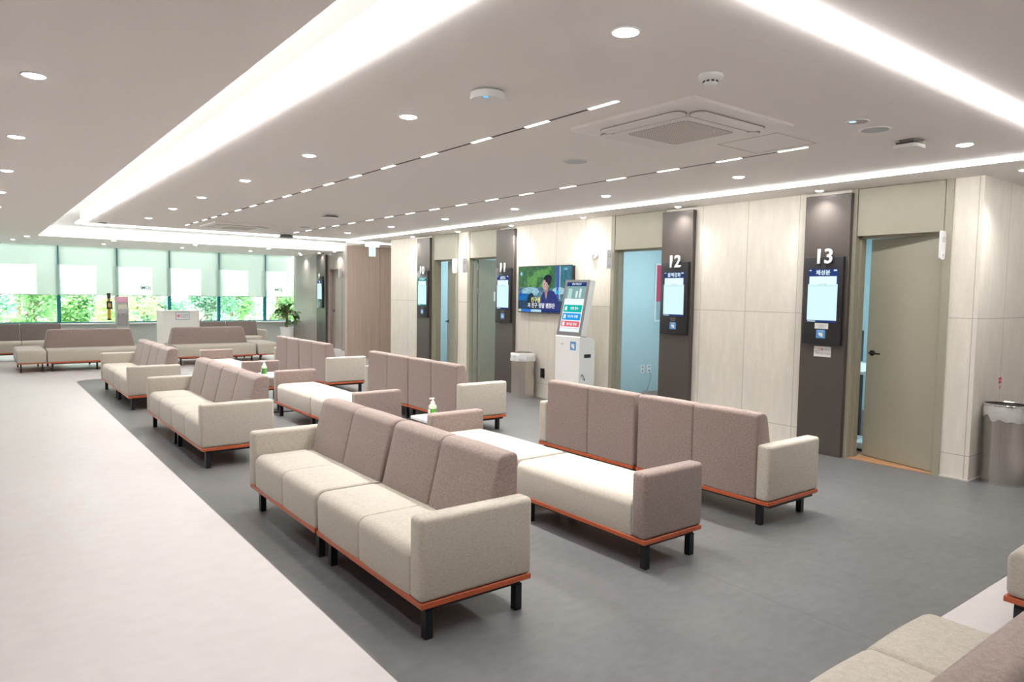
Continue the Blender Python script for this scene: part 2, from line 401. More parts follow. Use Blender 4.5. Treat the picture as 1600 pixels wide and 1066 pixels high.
d = door_frame(13, 2.485, 3.35, 2.545, 3.29, 1, 1)
door_leaf(d, X0+.058, 2.572, .70, math.radians(13), 1)
obj('threshold', box(X0+.0, X0+TW+.2, 2.545, 3.29, -.001, .006), mat('wood_threshold', (.50, .27, .13), .45), d, smooth=False)
d = door_frame(12, 5.57, 6.455, 5.575, 6.395, 1, 1)
d = door_frame(11, 8.89, 9.765, 8.895, 9.70, 1, 1)
lf = door_leaf(d, X0+TW+.025, 9.665, .78, math.radians(86), -1)
for z in (.35, 1.55, 1.95):
    obj('hinge', add_box(NB(), X0+TW-.002, X0+TW+.035, 9.672, 9.685, z-.05, z+.05), STEEL, d, smooth=False)
pp = obj('notice', box(.0-.003, -.001, -.37, -.30, 1.38, 1.54), WHITE, None, smooth=False); pp.parent = lf
pp['label'] = 'white paper notice taped to the door leaf'
d = door_frame(10, 10.06, 10.92, 10.12, 10.86, 1, 1)
door_leaf(d, X0+.058, 10.145, .69, math.radians(17), 1)

# examination rooms behind the doors
def room(n, y0, y1, depth, tint, light_w):
    bm = NB()
    add_box(bm, X0+TW, X0+depth, y1-.05, y1, 0, H); add_box(bm, X0+TW, X0+depth, y0, y0+.05, 0, H); add_box(bm, X0+depth, X0+depth+.05, y0, y1, 0, H)
    struct('wall_room_%d' % n, bm, ROOMW, smooth=False)
    struct('floor_room_%d' % n, box(X0+TW+.02, X0+depth, y0+.05, y1-.05, .0005, .004), mat('room_floor', (.26, .15, .12), .4), smooth=False)
    cx, cyy = X0+1.5, (y0+y1)/2
    t = thing('ceiling_panel_light', 'square white ceiling panel light in the room ' + {13: 'behind the ajar door at right', 12: 'with the blue wall and outlets', 11: 'behind the wide open door leaf', 10: 'behind the farthest ajar door'}[n], 'light', (cx, cyy, H))
    obj('housing', box(cx-.32, cx+.32, cyy-.32, cyy+.32, H-.02, H), WHITE, t, smooth=False)
    obj('diffuser', box(cx-.29, cx+.29, cyy-.29, cyy+.29, H-.024, H-.018), emis('cool_panel', (.72, .93, 1.0), light_w), t, smooth=False)
room(13, 2.39, 4.85, 3.0, 0, 22); room(12, 4.90, 7.50, 3.0, 0, 36); room(11, 7.55, 9.90, 3.0, 0, 50); room(10, 9.95, 12.36, 3.0, 0, 26)

# far right door 9
d9 = sgroup('door_9', (7.45, 16.9, 0))
obj('door_frame', add_box(add_box(add_box(NB(), 7.445, 7.57, 17.64, 17.68, 0, 2.12), 7.445, 7.57, 16.88, 16.92, 0, 2.12), 7.445, 7.57, 16.92, 17.64, 2.08, 2.12), mat('frame_rosewood', (.33, .25, .23), .4), d9, smooth=False)
obj('door_leaf', box(7.53, 7.57, 16.92, 17.64, .01, 2.08), SLAT, d9, smooth=False)
bm = NB(); add_lathe(bm, [(0, 7.53), (.027, 7.53), (.027, 7.52), (0, 7.518)], 0, 17.56, 16, 'x', 1.0); add_tube(bm, [(7.525, 17.56, 1.0), (7.48, 17.56, 1.0), (7.475, 17.45, 1.0)], .009)
obj('door_handle', bm, mat('bronze_handle', (.06, .055, .05), .3, .9), d9)

# ------------------------------------------------------------------ sofas, benches
ARMW = .105; DP = .60
def legs_and_base(t, L, dp, inset_a=.045, inset_b=.10):
    obj('wood_base', box(0, dp, 0.003, L-.003, .150, .176, .002, 1), CHERRY, t, world=False, smooth=False)
    bm = NB()
    for x in (.035, dp-.085): add_box(bm, x, x+.04, .03, L-.03, .128, .150)
    for y in (.03, L-.05): add_box(bm, .035, dp-.045, y, y+.03, .128, .150)
    obj('steel_frame', bm, BLACK, t, world=False, smooth=False)
    for y in (inset_a, L-inset_b):
        for x in (.035, dp-.075):
            obj('leg', box(x, x+.038, y-.02, y+.02, 0, .13, .002, 1), BLACK, t, world=False, smooth=False)
def make_module(name, label, cat, group, L, arm, seat_n=2, back=True, armfab=None, dp=DP, back_n=None, er=.014):
    """local frame: front at x=0, back at x=dp, runs along y from 0 to L"""
    armfab = armfab or BEIGE
    t = thing(name, label, cat, (0, 0, 0), group)
    a0 = ARMW if arm == 'near' else 0.004; a1 = L-ARMW if arm == 'far' else L-0.004
    xs = dp-.238 if back else dp-.004
    if back: prof = round_poly([(.004, .176), (xs, .176), (xs, .392), (.0, .392)], [.006, .006, .02, .055], 6)
    else: prof = round_poly([(.004, .176), (xs, .176), (xs, .392), (.0, .392)], [.006, .006, .05, .055], 6)
    if er > .014: prof = round_poly([(.004, .176), (xs, .176), (xs, .392), (.0, .392)], [er+.006, er+.006, er+.01, .055], 6)
    w = (a1-a0)/seat_n
    for k in range(seat_n):
        obj('seat_cushion', add_loft(NB(), prof, a0+w*k+.001, a0+w*(k+1)-.001, er, .004), BEIGE, t, world=False)
    if back:
        obj('seat_deck', box(xs-.01, dp-.08, a0, a1, .176, .383), BEIGE, t, world=False, smooth=False)
        bp = round_poly([(dp-.19, .30), (dp, .176), (dp, .745), (dp-.115, .745), (dp-.20, .40)], [.004, .006, .035, .055, .03], 6)
        bp = round_poly([(dp-.17, .178), (dp-.004, .178), (dp-.004, .742), (dp-.118, .742), (dp-.205, .385)], [.004, .006, .03, .055, .03], 6)
        w = (a1-a0)/(back_n or seat_n)
        for k in range(back_n or seat_n):
            obj('backrest', add_loft(NB(), bp, a0+w*k+.001, a0+w*(k+1)-.001, .016, .003), MAUVE, t, world=False)
    if arm:
        y0, y1 = (0.002, ARMW-.001) if arm == 'near' else (L-ARMW+.001, L-.002)
        bm = NB(); add_box(bm, -.006, dp+.004, y0, y1, .176, .545, .024, 4)
        obj('armrest', bm, armfab, t, world=False)
    legs_and_base(t, L, dp)
    return t
# rows (y0,y1) of two modules each
ROWS = [(2.53, 4.87), (6.15, 8.47), (9.66, 11.98)]
RN = ['nearest row', 'middle row', 'farthest row']
XF, XB, XK = 1.474, 2.845, 4.645
LM = 1.158; LB = 1.145
fn = make_module('sofa', '', 'sofa', 'aisle-side sofas facing the pale floor', LM, 'near')
ff = make_module('sofa', '', 'sofa', 'aisle-side sofas facing the pale floor', LM, 'far')
bn = make_module('bench', '', 'bench', 'backless benches in the middle', LB, 'near', 1, False, MAUVE, .49)
bf = make_module('bench', '', 'bench', 'backless benches in the middle', LB, 'far', 1, False, MAUVE, .49)
def place(o, first, loc, rz, label, group):
    if first: o.location = loc; o.rotation_euler = (0, 0, rz); o['label'] = label; o['group'] = group; return o
    return dup(o, loc, rz, label, group)
g1 = 'aisle-side sofas facing the pale floor'; g3 = 'sofas turned to the doors, backs to the viewer'; g2 = 'backless benches between the sofas'
for i, (y0, y1) in enumerate(ROWS):
    place(fn, i == 0, (XF, y0, 0), 0, 'beige two-seat sofa facing the pale aisle, near half of the %s' % RN[i], g1)
    place(ff, i == 0, (XF, y1-LM, 0), 0, 'beige two-seat sofa facing the pale aisle, far half of the %s' % RN[i], g1)
    dup(ff, (XK, y0+LM, 0), PI, 'sofa seen from its mauve back, facing the doors, near half of the %s' % RN[i], g3)
    dup(fn, (XK, y1, 0), PI, 'sofa seen from its mauve back, facing the doors, far half of the %s' % RN[i], g3)
    place(bn, i == 0, (XB, y0-.02, 0), 0, 'backless pale bench with a mauve arm at its near end, %s' % RN[i], g2)
    place(bf, i == 0, (XB, y1-.04-LB, 0), 0, 'backless pale bench with a mauve arm at its far end, %s' % RN[i], g2)

# side tables between the bench ends, each with a pump bottle
TABLE = mat('white_laminate', (.84, .83, .81), .35)
def side_table(x0, x1, y0, y1, label):
    t = thing('side_table', label, 'table', ((x0+x1)/2, (y0+y1)/2, 0), 'low white tables at the bench ends')
    bm = NB(); add_prism(bm, round_poly([(x0, y0), (x1, y0), (x1, y1), (x0, y1)], .04), 'z', .445, .465); obj('table_top', bm, TABLE, t)
    obj('post', box((x0+x1)/2-.025, (x0+x1)/2+.025, (y0+y1)/2-.025, (y0+y1)/2+.025, .012, .445), BLACK, t, smooth=False)
    obj('foot_plate', box((x0+x1)/2-.14, (x0+x1)/2+.14, (y0+y1)/2-.13, (y0+y1)/2+.13, 0, .012), BLACK, t, smooth=False)
side_table(2.89, 3.28, 4.85, 5.19, 'low white side table behind the nearest bench')
side_table(2.81, 3.20, 8.46, 8.95, 'low white side table between the second and third bench rows')
def leaf_green(): pass
GEL = mat('green_gel', (.07, .30, .03), .12, coat=.6)
CLEARP = mat('clear_pale_plastic', (.62, .75, .58), .1, coat=.5)
def bottle(x, y, z, label):
    t = thing('pump_bottle', label, 'hand sanitizer', (x, y, z), 'sanitizer pump bottles on the side tables')
    bm = NB(); add_lathe(bm, [(0, z), (.031, z), (.034, z+.004), (.034, z+.07), (0, z+.07)], x, y, 28); obj('gel_body', bm, GEL, t)
    bm = NB(); add_lathe(bm, [(0, z+.0705), (.034, z+.0705), (.034, z+.092), (.028, z+.103), (.015, z+.108), (0, z+.108)], x, y, 28); obj('shoulder', bm, CLEARP, t)
    bm = NB(); add_lathe(bm, [(0, z+.108), (.019, z+.108), (.018, z+.126), (.008, z+.134), (.006, z+.150), (0, z+.150)], x, y, 24)
    add_box(bm, x-.030, x+.014, y+.0-.008, y+.008, z+.149, z+.160, .003, 2)
    obj('pump', bm, WHITE, t)
    obj('paper_label', box(x-.0345, x-.0335, y-.015, y+.015, z+.02, z+.065), WHITE, t, smooth=False)
bottle(3.03, 5.04, .4655, 'green gel bottle with white pump, on the table behind the nearest bench')
bottle(2.85, 8.80, .4655, 'green gel bottle with white pump, on the far side table')

# sofas in the foreground at the right, facing the rows
fg = make_module('sofa', 'beige sofa with mauve back in the bottom right corner', 'sofa', 'foreground sofas at bottom right', 1.30, None, 3, back_n=1, er=.025)
fg.location = (1.80, 1.03, 0); fg.rotation_euler = (0, 0, -PI/2)
# rotated so that its front looks towards +Y and it runs along +X
def rot_place(src, x0, x1, yf, label, first=False):
    o = src if first else dup(src, (0, 0, 0), 0, label, 'foreground sofas at bottom right')
    o.rotation_euler = (0, 0, -PI/2); o.location = (x0, yf, 0); return o
rot_place(fg, 1.39, 2.69, 1.06, '', True)
rot_place(fg, .08, 1.38, 1.06, 'beige mauve-backed sofa just below the bottom frame edge')
rot_place(fg, 3.655, 4.955, 1.10, 'beige seat with cherry wood base cut off by the right frame edge')

# double-sided island benches and stools at the far end
def island(x0, L, label):
    t = thing('island_bench', label, 'bench', (x0, 14.86, 0), 'two-sided island benches')
    y0 = 14.86; dpt = 1.22
    def xprof(zz): return zz
    bm = NB(); pr = round_poly([(y0, .176), (y0+dpt, .176), (y0+dpt, .39), (y0, .39)], [.006, .006, .05, .05], 5)
    add_loft(bm, [(a, b) for a, b in pr], 0, L, .014, .003); bm.transform(Matrix(((0, 1, 0, x0), (1, 0, 0, 0), (0, 0, 1, 0), (0, 0, 0, 1)))); bmesh.ops.reverse_faces(bm, faces=bm.faces[:])
    obj('seat_cushion', bm, BEIGE, t)
    # central backrest, tapering on both long sides and both ends
    bm = NB(); yc = y0+.66
    rings = []
    for (z, hx, hy, r) in [(.385, L/2-.0, .15, .03), (.60, L/2-.045, .125, .04), (.685, L/2-.06, .115, .05), (.715, L/2-.075, .10, .05), (.728, L/2-.105, .07, .05)]:
        cxx = x0+L/2-.02
        rp = round_poly([(cxx-hx, yc-hy), (cxx+hx, yc-hy), (cxx+hx, yc+hy), (cxx-hx, yc+hy)], r, 5); rings.append([bm.verts.new((a, b, z)) for a, b in rp])
    for A, B in zip(rings, rings[1:]):
        for k in range(len(A)): bm.faces.new((A[k], A[(k+1) % len(A)], B[(k+1) % len(A)], B[k]))
    bm.faces.new(rings[0][::-1]); bm.faces.new(rings[-1]); obj('backrest', bm, MAUVE, t)
    obj('wood_base', box(x0+.003, x0+L-.003, y0, y0+dpt, .150, .176), CHERRY, t, smooth=False)
    for y in (y0+.05, y0+dpt-.09): obj('steel_rail', box(x0+.05, x0+L-.05, y, y+.03, .128, .15), BLACK, t, smooth=False)
    for x in (x0+.06, x0+L*.5, x0+L-.09):
        for y in (y0+.05, y0+dpt-.085): obj('leg', box(x, x+.03, y, y+.03, 0, .13), BLACK, t, smooth=False)
    return t
def ottoman(x0, L, label):
    y0 = 14.86; dpt = 1.22
    t = thing('ottoman', label, 'ottoman', (x0, y0, 0), 'square end stools of the island benches')
    bm = NB(); pr = round_poly([(y0, .176), (y0+dpt, .176), (y0+dpt, .39), (y0, .39)], [.006, .006, .05, .05], 5)
    add_loft(bm, pr, 0, L, .03, .004); bm.transform(Matrix(((0, 1, 0, x0), (1, 0, 0, 0), (0, 0, 1, 0), (0, 0, 0, 1)))); bmesh.ops.reverse_faces(bm, faces=bm.faces[:])
    obj('seat_cushion', bm, BEIGE, t)
    obj('wood_base', box(x0+.01, x0+L-.01, y0+.01, y0+dpt-.01, .150, .176), CHERRY, t, smooth=False)
    for x in (x0+.05, x0+L-.075):
        for y in (y0+.05, y0+dpt-.075): obj('leg', box(x, x+.025, y, y+.025, 0, .15), BLACK, t, smooth=False)
ottoman(.555, .44, 'beige stool without back at the left end of the left island bench')
island(1.01, 1.50, 'two-sided beige bench with a central mauve back, left of the white counter')
island(3.13, 1.52, 'two-sided beige bench with a central mauve back, in front of the white counter')
ottoman(4.69, .50, 'beige stool without back at the right end of the right island bench')
# sofas by the windows, facing the viewer
wl = make_module('sofa', 'dark-backed sofa facing the viewer by the windows, left half at the frame edge', 'sofa', 'window-side sofas', .718, None, 1)
DBACK = fabric('dark_brown_fabric', (.13, .105, .095), (.21, .175, .155))  # darker brown weave for the window-side backrests
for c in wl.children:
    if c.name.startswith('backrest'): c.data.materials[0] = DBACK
def wplace(src, x1, yf, label, first=False):
    o = src if first else dup(src, (0, 0, 0), 0, label, 'window-side sofas')
    o.rotation_euler = (0, 0, PI/2); o.location = (x1, yf, 0); return o
YS = 17.28
wplace(wl, .74, YS, '', True)
wplace(wl, 1.46, YS, 'dark-backed sofa facing the viewer by the windows, behind the left island bench')
wplace(wl, 0.02, YS, 'dark-backed sofa by the windows, just outside the left frame edge')
wplace(wl, 4.84, YS, 'dark-backed sofa by the windows right beside the white counter')
wa = make_module('sofa', 'dark-backed sofa by the windows with a beige arm next to the potted plant', 'sofa', 'window-side sofas', .82, 'near', 1)
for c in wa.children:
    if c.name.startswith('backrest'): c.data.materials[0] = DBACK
wplace(wa, 5.68, YS, '', True)

# ------------------------------------------------------------------ dark pillars with room displays
XP = 6.47
NAVY = emis('screen_navy', (.03, .055, .19), 0.70)
SCY = emis('screen_pale', (.72, .97, 1.0), 0.69)
SCY2 = emis('screen_pale_card', (.80, .99, 1.0), 0.73)
SLINE = emis('screen_line', (.45, .78, .88), 0.56)
SWHITE = emis('screen_text', (.78, .95, 1.0), 0.70)
TEAL = emis('screen_teal', (.01, .28, .24), 0.63)
CARD = mat('blue_card_sign', (.10, .33, .68), .35)
PAPER = mat('paper', (.80, .80, .80), .6)
INK = mat('ink', (.08, .08, .09), .6); INKR = mat('red_ink', (.65, .08, .10), .6); INKG = mat('grey_ink', (.32, .32, .34), .6)
LET = mat('white_letters', (.90, .90, .90), .35)
NEAR = {'13': 'beside the ajar olive door', '12': 'right of the blue room doorway', '11': 'left of the television', '10': 'farthest on the beige wall', '9': 'in the far corner'}
def display(yc, num, title, header, where, xp=XP, notes=False):
    t = thing('room_display', 'black wall display numbered %s, %s' % (num, NEAR[num]), 'screen', (xp, yc, 1.48), 'room displays on the dark pillars')
    xf = xp-.036; hw = .1925
    obj('housing', box(xf, xp, yc-hw, yc+hw, 1.062, 1.898, .004, 2), DARKP, t)
    sc = obj('screen', box(xf-.002, xf, yc-.147, yc+.147, 1.277, 1.785), NAVY if header != 'teal' else TEAL, t, smooth=False)
    bm = box(xf-.003, xf-.001, yc-.135, yc+.135, 1.64, 1.715); obj('number_card', bm, SCY2, sc, smooth=False)
    bm = box(xf-.003, xf-.001, yc-.147, yc+.147, 1.297, 1.64); obj('list_area', bm, SCY, sc, smooth=False)
    bm = NB(); add_box(bm, xf-.0036, xf-.003, yc-.13, yc+.13, 1.624, 1.627)
    add_text(bm, '대기 0명', .022, (xf-.0036, yc, 1.638), WALLX, .001); obj('list_text', bm, SLINE, sc, smooth=False)
    bm = NB(); add_text(bm, title, .052, (xf-.0035, yc, 1.748), WALLX, .001, .0012)
    
    obj('title_text', bm, SWHITE, sc, smooth=False)
    for nm, a, b, c, e in (('clock_readout', -.135, -.105, 1.764, 1.777), ('date_readout', .118, .138, 1.768, 1.776), ('footer_text', .06, .14, 1.282, 1.289)):
        obj(nm, box(xf-.0035, xf-.002, yc+a, yc+b, c, e), SWHITE, sc, smooth=False)
    # reader mark below the screen
    bm = NB(); add_prism(bm, round_poly([(yc-.045, 1.125), (yc+.045, 1.125), (yc+.045, 1.205), (yc-.045, 1.205)], .003), 'x', xf-.0015, xf)
    cs = obj('card_sign', bm, CARD, t, smooth=False)
    bm = NB(); add_prism(bm, round_poly([(yc-.022, 1.138), (yc-.008, 1.138), (yc+.022, 1.158), (yc+.022, 1.178), (yc-.012, 1.178), (yc-.022, 1.165)], .006), 'x', xf-.0025, xf-.0015)
    add_text(bm, '카드 접촉', .014, (xf-.002, yc, 1.193), WALLX, .001)
    obj('hand_symbol', bm, LET, cs, smooth=False)
    bm = NB(); add_text(bm, '환자카드를' if not notes else '', .018, (xf-.001, yc, 1.245), WALLX, .001) if not notes else None
    if not notes:
        add_text(bm, '대주세요', .018, (xf-.001, yc, 1.225), WALLX, .001); obj('hint_text', bm, INKG, t, smooth=False)
    else:
        bm.free()
        n = obj('paper_strip', box(xf-.0016, xf-.0001, yc-.072, yc+.062, 1.215, 1.268), PAPER, t, smooth=False); n['label'] = 'white paper strip taped under the screen'
        bm = NB(); add_text(bm, '기기 작동중입니다', .015, (xf-.002, yc-.005, 1.25), WALLX, .0006); add_text(bm, '잠시 대기', .014, (xf-.002, yc-.005, 1.232), WALLX, .0006); obj('strip_text', bm, INKG, n, smooth=False)
    # raised number overlapping the top of the housing
    tn = thing('room_number', 'raised white numeral %s, %s' % (num, NEAR[num]), 'number', (xp, yc, 1.9), 'raised room numerals')
    bm = NB(); add_text(bm, num, .192, (xf-.012, yc-.005, 1.898), WALLX, .014, .0035)
    obj('numeral', bm, LET, tn, smooth=False)
WHERE = {13: 'beside the closed-looking olive door', 12: 'beside the doorway with a blue room', 11: 'between the television and its open door', 10: 'farthest along the beige wall'}
for n, y0, y1, yc, title in [(13, 3.325, 3.775, 3.548, '체성분'), (12, 5.125, 5.575, 5.345, '동맥경화'), (11, 8.445, 8.895, 8.66, '심전도'), (10, 10.905, 11.355, 11.10, '안저검사')]:
    bm = NB(); add_box(bm, XP, X0-.0005, y0, y1, 0.0, 2.485, .004, 1)
    p = obj('pillar_cladding', bm, PIER); tag(p, 'dark bronze wall pillar panel carrying a display, ' + WHERE[n], 'pillar', 'dark bronze pillar panels')
    display(yc, str(n), title, 'teal' if n == 10 else 'navy', WHERE[n], notes=(n == 13))
bm = NB(); add_box(bm, 7.39, 7.4495, 17.80, 18.42, 0, 2.48, .004, 1)
tag(obj('pillar_cladding', bm, PIER), 'dark bronze wall pillar panel in the far corner behind display 9', 'pillar', 'dark bronze pillar panels')
display(18.12, '9', '청력', 'navy', 'in the far corner by the windows', xp=7.39)
# notice under display 13
t = thing('paper_notice', 'white A4-wide notice with a triangle mark below display 13', 'notice', (XP, 3.55, 1.0))
nb = obj('sheet', box(XP-.0015, XP-.0001, 3.458, 3.628, .945, 1.045), PAPER, t, smooth=False)
bm = NB(); add_text(bm, '를 벗고', .027, (XP-.002, 3.512, 1.014), WALLX, .0006); add_text(bm, '대기해 주세요', .024, (XP-.002, 3.53, .975), WALLX, .0006); obj('black_text', bm, INKG, nb, smooth=False)
bm = NB(); add_text(bm, '신발', .027, (XP-.002, 3.562, 1.014), WALLX, .0006); obj('red_text', bm, INKR, nb, smooth=False)
bm = NB(); add_tube(bm, [(XP-.002, 3.615, .978), (XP-.002, 3.600, 1.006), (XP-.002, 3.585, .978), (XP-.002, 3.615, .978)], .0012, 6); obj('triangle_mark', bm, INKG, nb)

# blade signs
def blade(y, num, x=X0, where=''):
    t = thing('door_sign', 'small white rounded blade sign %s %s' % (num, where), 'sign', (x, y, 1.96), 'blade signs sticking out of the wall')
    bm = NB(); add_prism(bm, round_poly([(x-.105, 1.845), (x-.012, 1.845), (x-.012, 2.085), (x-.105, 2.085)], .026, 6), 'y', y-.008, y+.008)
    add_box(bm, x-.014, x, y-.006, y+.006, 1.88, 2.05)
    obj('plate', bm, mat('sign_plate', (.80, .79, .80), .3), t, smooth=False)
    bm = NB(); add_text(bm, num, .060, (x-.058, y-.0085, 2.01), WALLY, .001, .0006); add_text(bm, '검사', .022, (x-.058, y-.0085, 1.88), WALLY, .001)
    obj('sign_text', bm, INKG, t, smooth=False)
blade(2.535, '13', where='at the top right corner of the olive door'); blade(6.44, '12', where='left of the doorway with the blue room')
blade(9.775, '11', where='left of the open doorway'); blade(10.085, '10', where='right of the ajar door'); blade(16.86, '9', 7.45, 'over the far door by the windows')

# television with its picture drawn on a fine grid of coloured cells
t = thing('television', 'large wall-mounted television showing a man outdoors with subtitles', 'television', (X0, 7.72, 1.57))
TY0, TY1, TZ0, TZ1 = 7.13, 8.32, 1.235, 1.915
obj('back_shell', box(X0-.055, X0-.0005, TY0+.004, TY1-.004, TZ0+.01, TZ1-.01, .003, 1), DARKP, t)
obj('bezel', box(X0-.062, X0-.05, TY0, TY1, TZ0, TZ1, .003, 1), DARKP, t)
def tvpic(nx=190, ny=108):
    rnd = random.Random(3)
    def vn(x, y, s):  # value noise
        xi, yi = math.floor(x*s), math.floor(y*s); fx, fy = x*s-xi, y*s-yi
        def h(a, b): return (math.sin(a*127.1+b*311.7+s*7.7)*43758.5453) % 1
        fx = fx*fx*(3-2*fx); fy = fy*fy*(3-2*fy)
        return (h(xi, yi)*(1-fx)+h(xi+1, yi)*fx)*(1-fy)+(h(xi, yi+1)*(1-fx)+h(xi+1, yi+1)*fx)*fy
    def ell(u, v, cx, cy, rx, ry): return ((u-cx)/rx)**2+((v-cy)/ry)**2 < 1
    img = {}
    for j in range(ny):
        for i in range(nx):
            u = (i+.5)/nx; v = (j+.5)/ny     # v up
            n1 = vn(u*1.8, v, 7); n2 = vn(u*1.8, v, 22); n3 = vn(u*1.8, v, 50)
            g = .35*n1+.4*n2+.25*n3
            c = (.02+.09*g, .07+.17*g, .05+.05*g)
            if .18 < u < .62 and v > .55 and n1 > .5: c = (.05+.10*g, .16+.20*g, .06+.05*g)
            if u > .70: c = (.03+.05*g, .09+.14*g, .12+.18*g)
            if v < .52+.03*math.sin(u*20): c = (.03+.12*n2, .07+.20*n2, .10+.24*n3)   # cars
            if ell(u, v, .24, .45, .17, .10): c = (.12+.25*n3, .30+.25*n3, .42+.2*n3)
            if ell(u, v, .12, .31, .18, .10): c = (.02, .08+.10*n2, .26+.2*n3)
            if ell(u, v, .78, .47, .12, .08): c = (.28, .50, .55)
            if v < .25: c = (.015+.03*n3, .04+.04*n3, .08+.05*n3)
            if ell(u, v, .255, .20, .08, .22): c = (.02, .04, .04+.03*n3)
            if abs(u-.755) < .018 and v > .3: c = (.06, .10, .35)
            if abs(u-.795) < .008 and v > .3: c = (.35, .52, .62)
            if ell(u, v, .755, .44, .03, .035): c = (.02, .35, .62)
            # man: jacket, neck, face, hair
            if ell(u, v, .60, .16, .175, .34) and v < .47: c = (.025+.02*n3, .035+.02*n3, .14+.05*n3)
            if v > .30 and v < .47 and abs(u-.545) < .030*(v-.26)/.2: c = (.34, .24, .22)
            if ell(u, v, .550, .50, .035, .09): c = (.30, .20, .18)
            if ell(u, v, .535, .61, .060, .125): c = (.46, .33, .31) if u < .55 else (.36, .25, .24)
            if ell(u, v, .512, .615, .010, .02) or ell(u, v, .515, .55, .016, .008): c = (.28, .17, .16)
            if ell(u, v, .575, .735, .075, .085) and not (u < .53 and v < .70): c = (.02, .022, .035)
            if ell(u, v, .60, .67, .035, .085): c = (.03, .03, .045)
            if v < .055: c = (.02, .035, .14)
            if v < .055 and .07 < u < .26: c = (.03, .16, .60)
            if v < .055 and .26 < u < .46: c = (.38, .58, .72)
            if v < .055 and u < .065: c = (.45, .55, .38)
            if ell(u, v, .055, .85, .022, .042): c = (.25, .55, .75)
            img[i, j] = c
    return img
nx, ny = 190, 108
img = tvpic(nx, ny)
bm = NB(); lay = bm.loops.layers.float_color.new('Col')
py0, py1, pz0, pz1 = TY0+.012, TY1-.012, TZ0+.016, TZ1-.012
V = [[bm.verts.new((X0-.0632, py1-(py1-py0)*i/nx, pz0+(pz1-pz0)*j/ny)) for j in range(ny+1)] for i in range(nx+1)]
for i in range(nx):
    for j in range(ny):
        f = bm.faces.new((V[i][j], V[i+1][j], V[i+1][j+1], V[i][j+1]))
        for l in f.loops: l[lay] = (*img[i, j], 1)
TVM = bpy.data.materials.new('television_picture'); TVM.use_nodes = True; tt = TVM.node_tree; tt.nodes.clear()
at = tt.nodes.new('ShaderNodeVertexColor'); at.layer_name = 'Col'; em = tt.nodes.new('ShaderNodeEmission'); em.inputs[1].default_value = .85
oo = tt.nodes.new('ShaderNodeOutputMaterial'); tt.links.new(at.outputs[0], em.inputs[0]); tt.links.new(em.outputs[0], oo.inputs[0])
scn = obj('picture', bm, TVM, t, smooth=False)
bm = NB(); add_text(bm, '저 친구 정말 괜찮은', .075, (X0-.065, 7.78, TZ0+.105), WALLX, .001, .002); obj('white_subtitle', bm, emis('subtitle_white', (.80, .78, .85), 0.70), scn, smooth=False)
bm = NB(); add_text(bm, '친구를', .08, (X0-.065, 7.90, TZ0+.185), WALLX, .001, .002); obj('yellow_subtitle', bm, emis('subtitle_yellow', (.78, .72, .30), 0.70), scn, smooth=False)
bm = NB(); add_text(bm, '오늘도', .03, (X0-.065, 7.26, TZ1-.055), WALLX, .001, .001); obj('corner_caption', bm, emis('caption_blue', (.35, .6, .85), 0.70), scn, smooth=False)

# round wall speaker, outlet
t = thing('wall_alarm', 'round white dome fitting on the beige wall between the television and sign 12', 'alarm', (X0, 6.76, 2.047))
bm = NB(); add_lathe(bm, [(0, X0), (.066, X0), (.066, X0-.02), (.050, X0-.03), (0, X0-.03)], 0, 6.76, 36, 'x', 2.047); obj('housing', bm, WHITE, t)
bm = NB(); add_lathe(bm, [(.034, X0-.029), (.031, X0-.040), (.018, X0-.050), (0, X0-.052)], 0, 6.76, 28, 'x', 2.047); obj('dome', bm, mat('frosted_dome', (.86, .86, .86), .2), t)
t = thing('wall_outlet', 'black power outlet low on the beige wall below the television', 'outlet', (X0, 7.79, .36))
obj('cover_plate', box(X0-.010, X0, 7.745, 7.835, .295, .435, .003, 2), DARKP, t)
bm = NB(); add_lathe(bm, [(0, X0-.012), (.022, X0-.012), (.022, X0-.009)], 0, 7.79, 20, 'x', .395); add_lathe(bm, [(0, X0-.012), (.022, X0-.012), (.022, X0-.009)], 0, 7.79, 20, 'x', .335); obj('socket', bm, mat('socket_black', (.01, .01, .01), .6), t)
# inside room 12: outlets and a framed picture on the blue wall (faces -Y at y 7.45)
for k, x in enumerate((8.27, 8.42)):
    t = thing('wall_outlet', ['left white double outlet on the blue wall inside room 12', 'right white outlet with a plugged cable on the blue wall inside room 12'][k], 'outlet', (x, 7.45, .36), 'white outlets inside room 12')
    obj('cover_plate', box(x-.045, x+.045, 7.442, 7.4499, .30, .43, .002, 1), WHITE, t, smooth=False)
    bm = NB()
    for z in (.335, .395): add_lathe(bm, [(0, 7.441), (.016, 7.441), (.016, 7.443)], x, 0, 16, 'y', z)
    obj('socket', bm, INKG, t)
bm = NB(); add_tube(bm, [(8.42, 7.43, .34), (8.43, 7.41, .26), (8.40, 7.41, .14), (8.36, 7.42, .03), (8.28, 7.43, .012)], .004, 6)
tag(obj('power_cable', bm, INKG), 'thin cable hanging from the outlet inside room 12', 'cable')
t = thing('framed_poster', 'red and white framed poster on the blue wall inside room 12', 'poster', (8.8, 7.45, 1.55))
obj('frame', box(8.50, 9.12, 7.43, 7.4499, 1.10, 2.02, .003, 1), WHITE, t, smooth=False)
bm = NB(); add_box(bm, 8.53, 9.09, 7.428, 7.431, 1.42, 1.99); obj('poster_print', bm, mat('poster_red', (.62, .08, .16), .5), t, smooth=False)
obj('lower_print', box(8.53, 9.09, 7.428, 7.431, 1.13, 1.42), mat('poster_blue', (.42, .55, .62), .5), t, smooth=False)
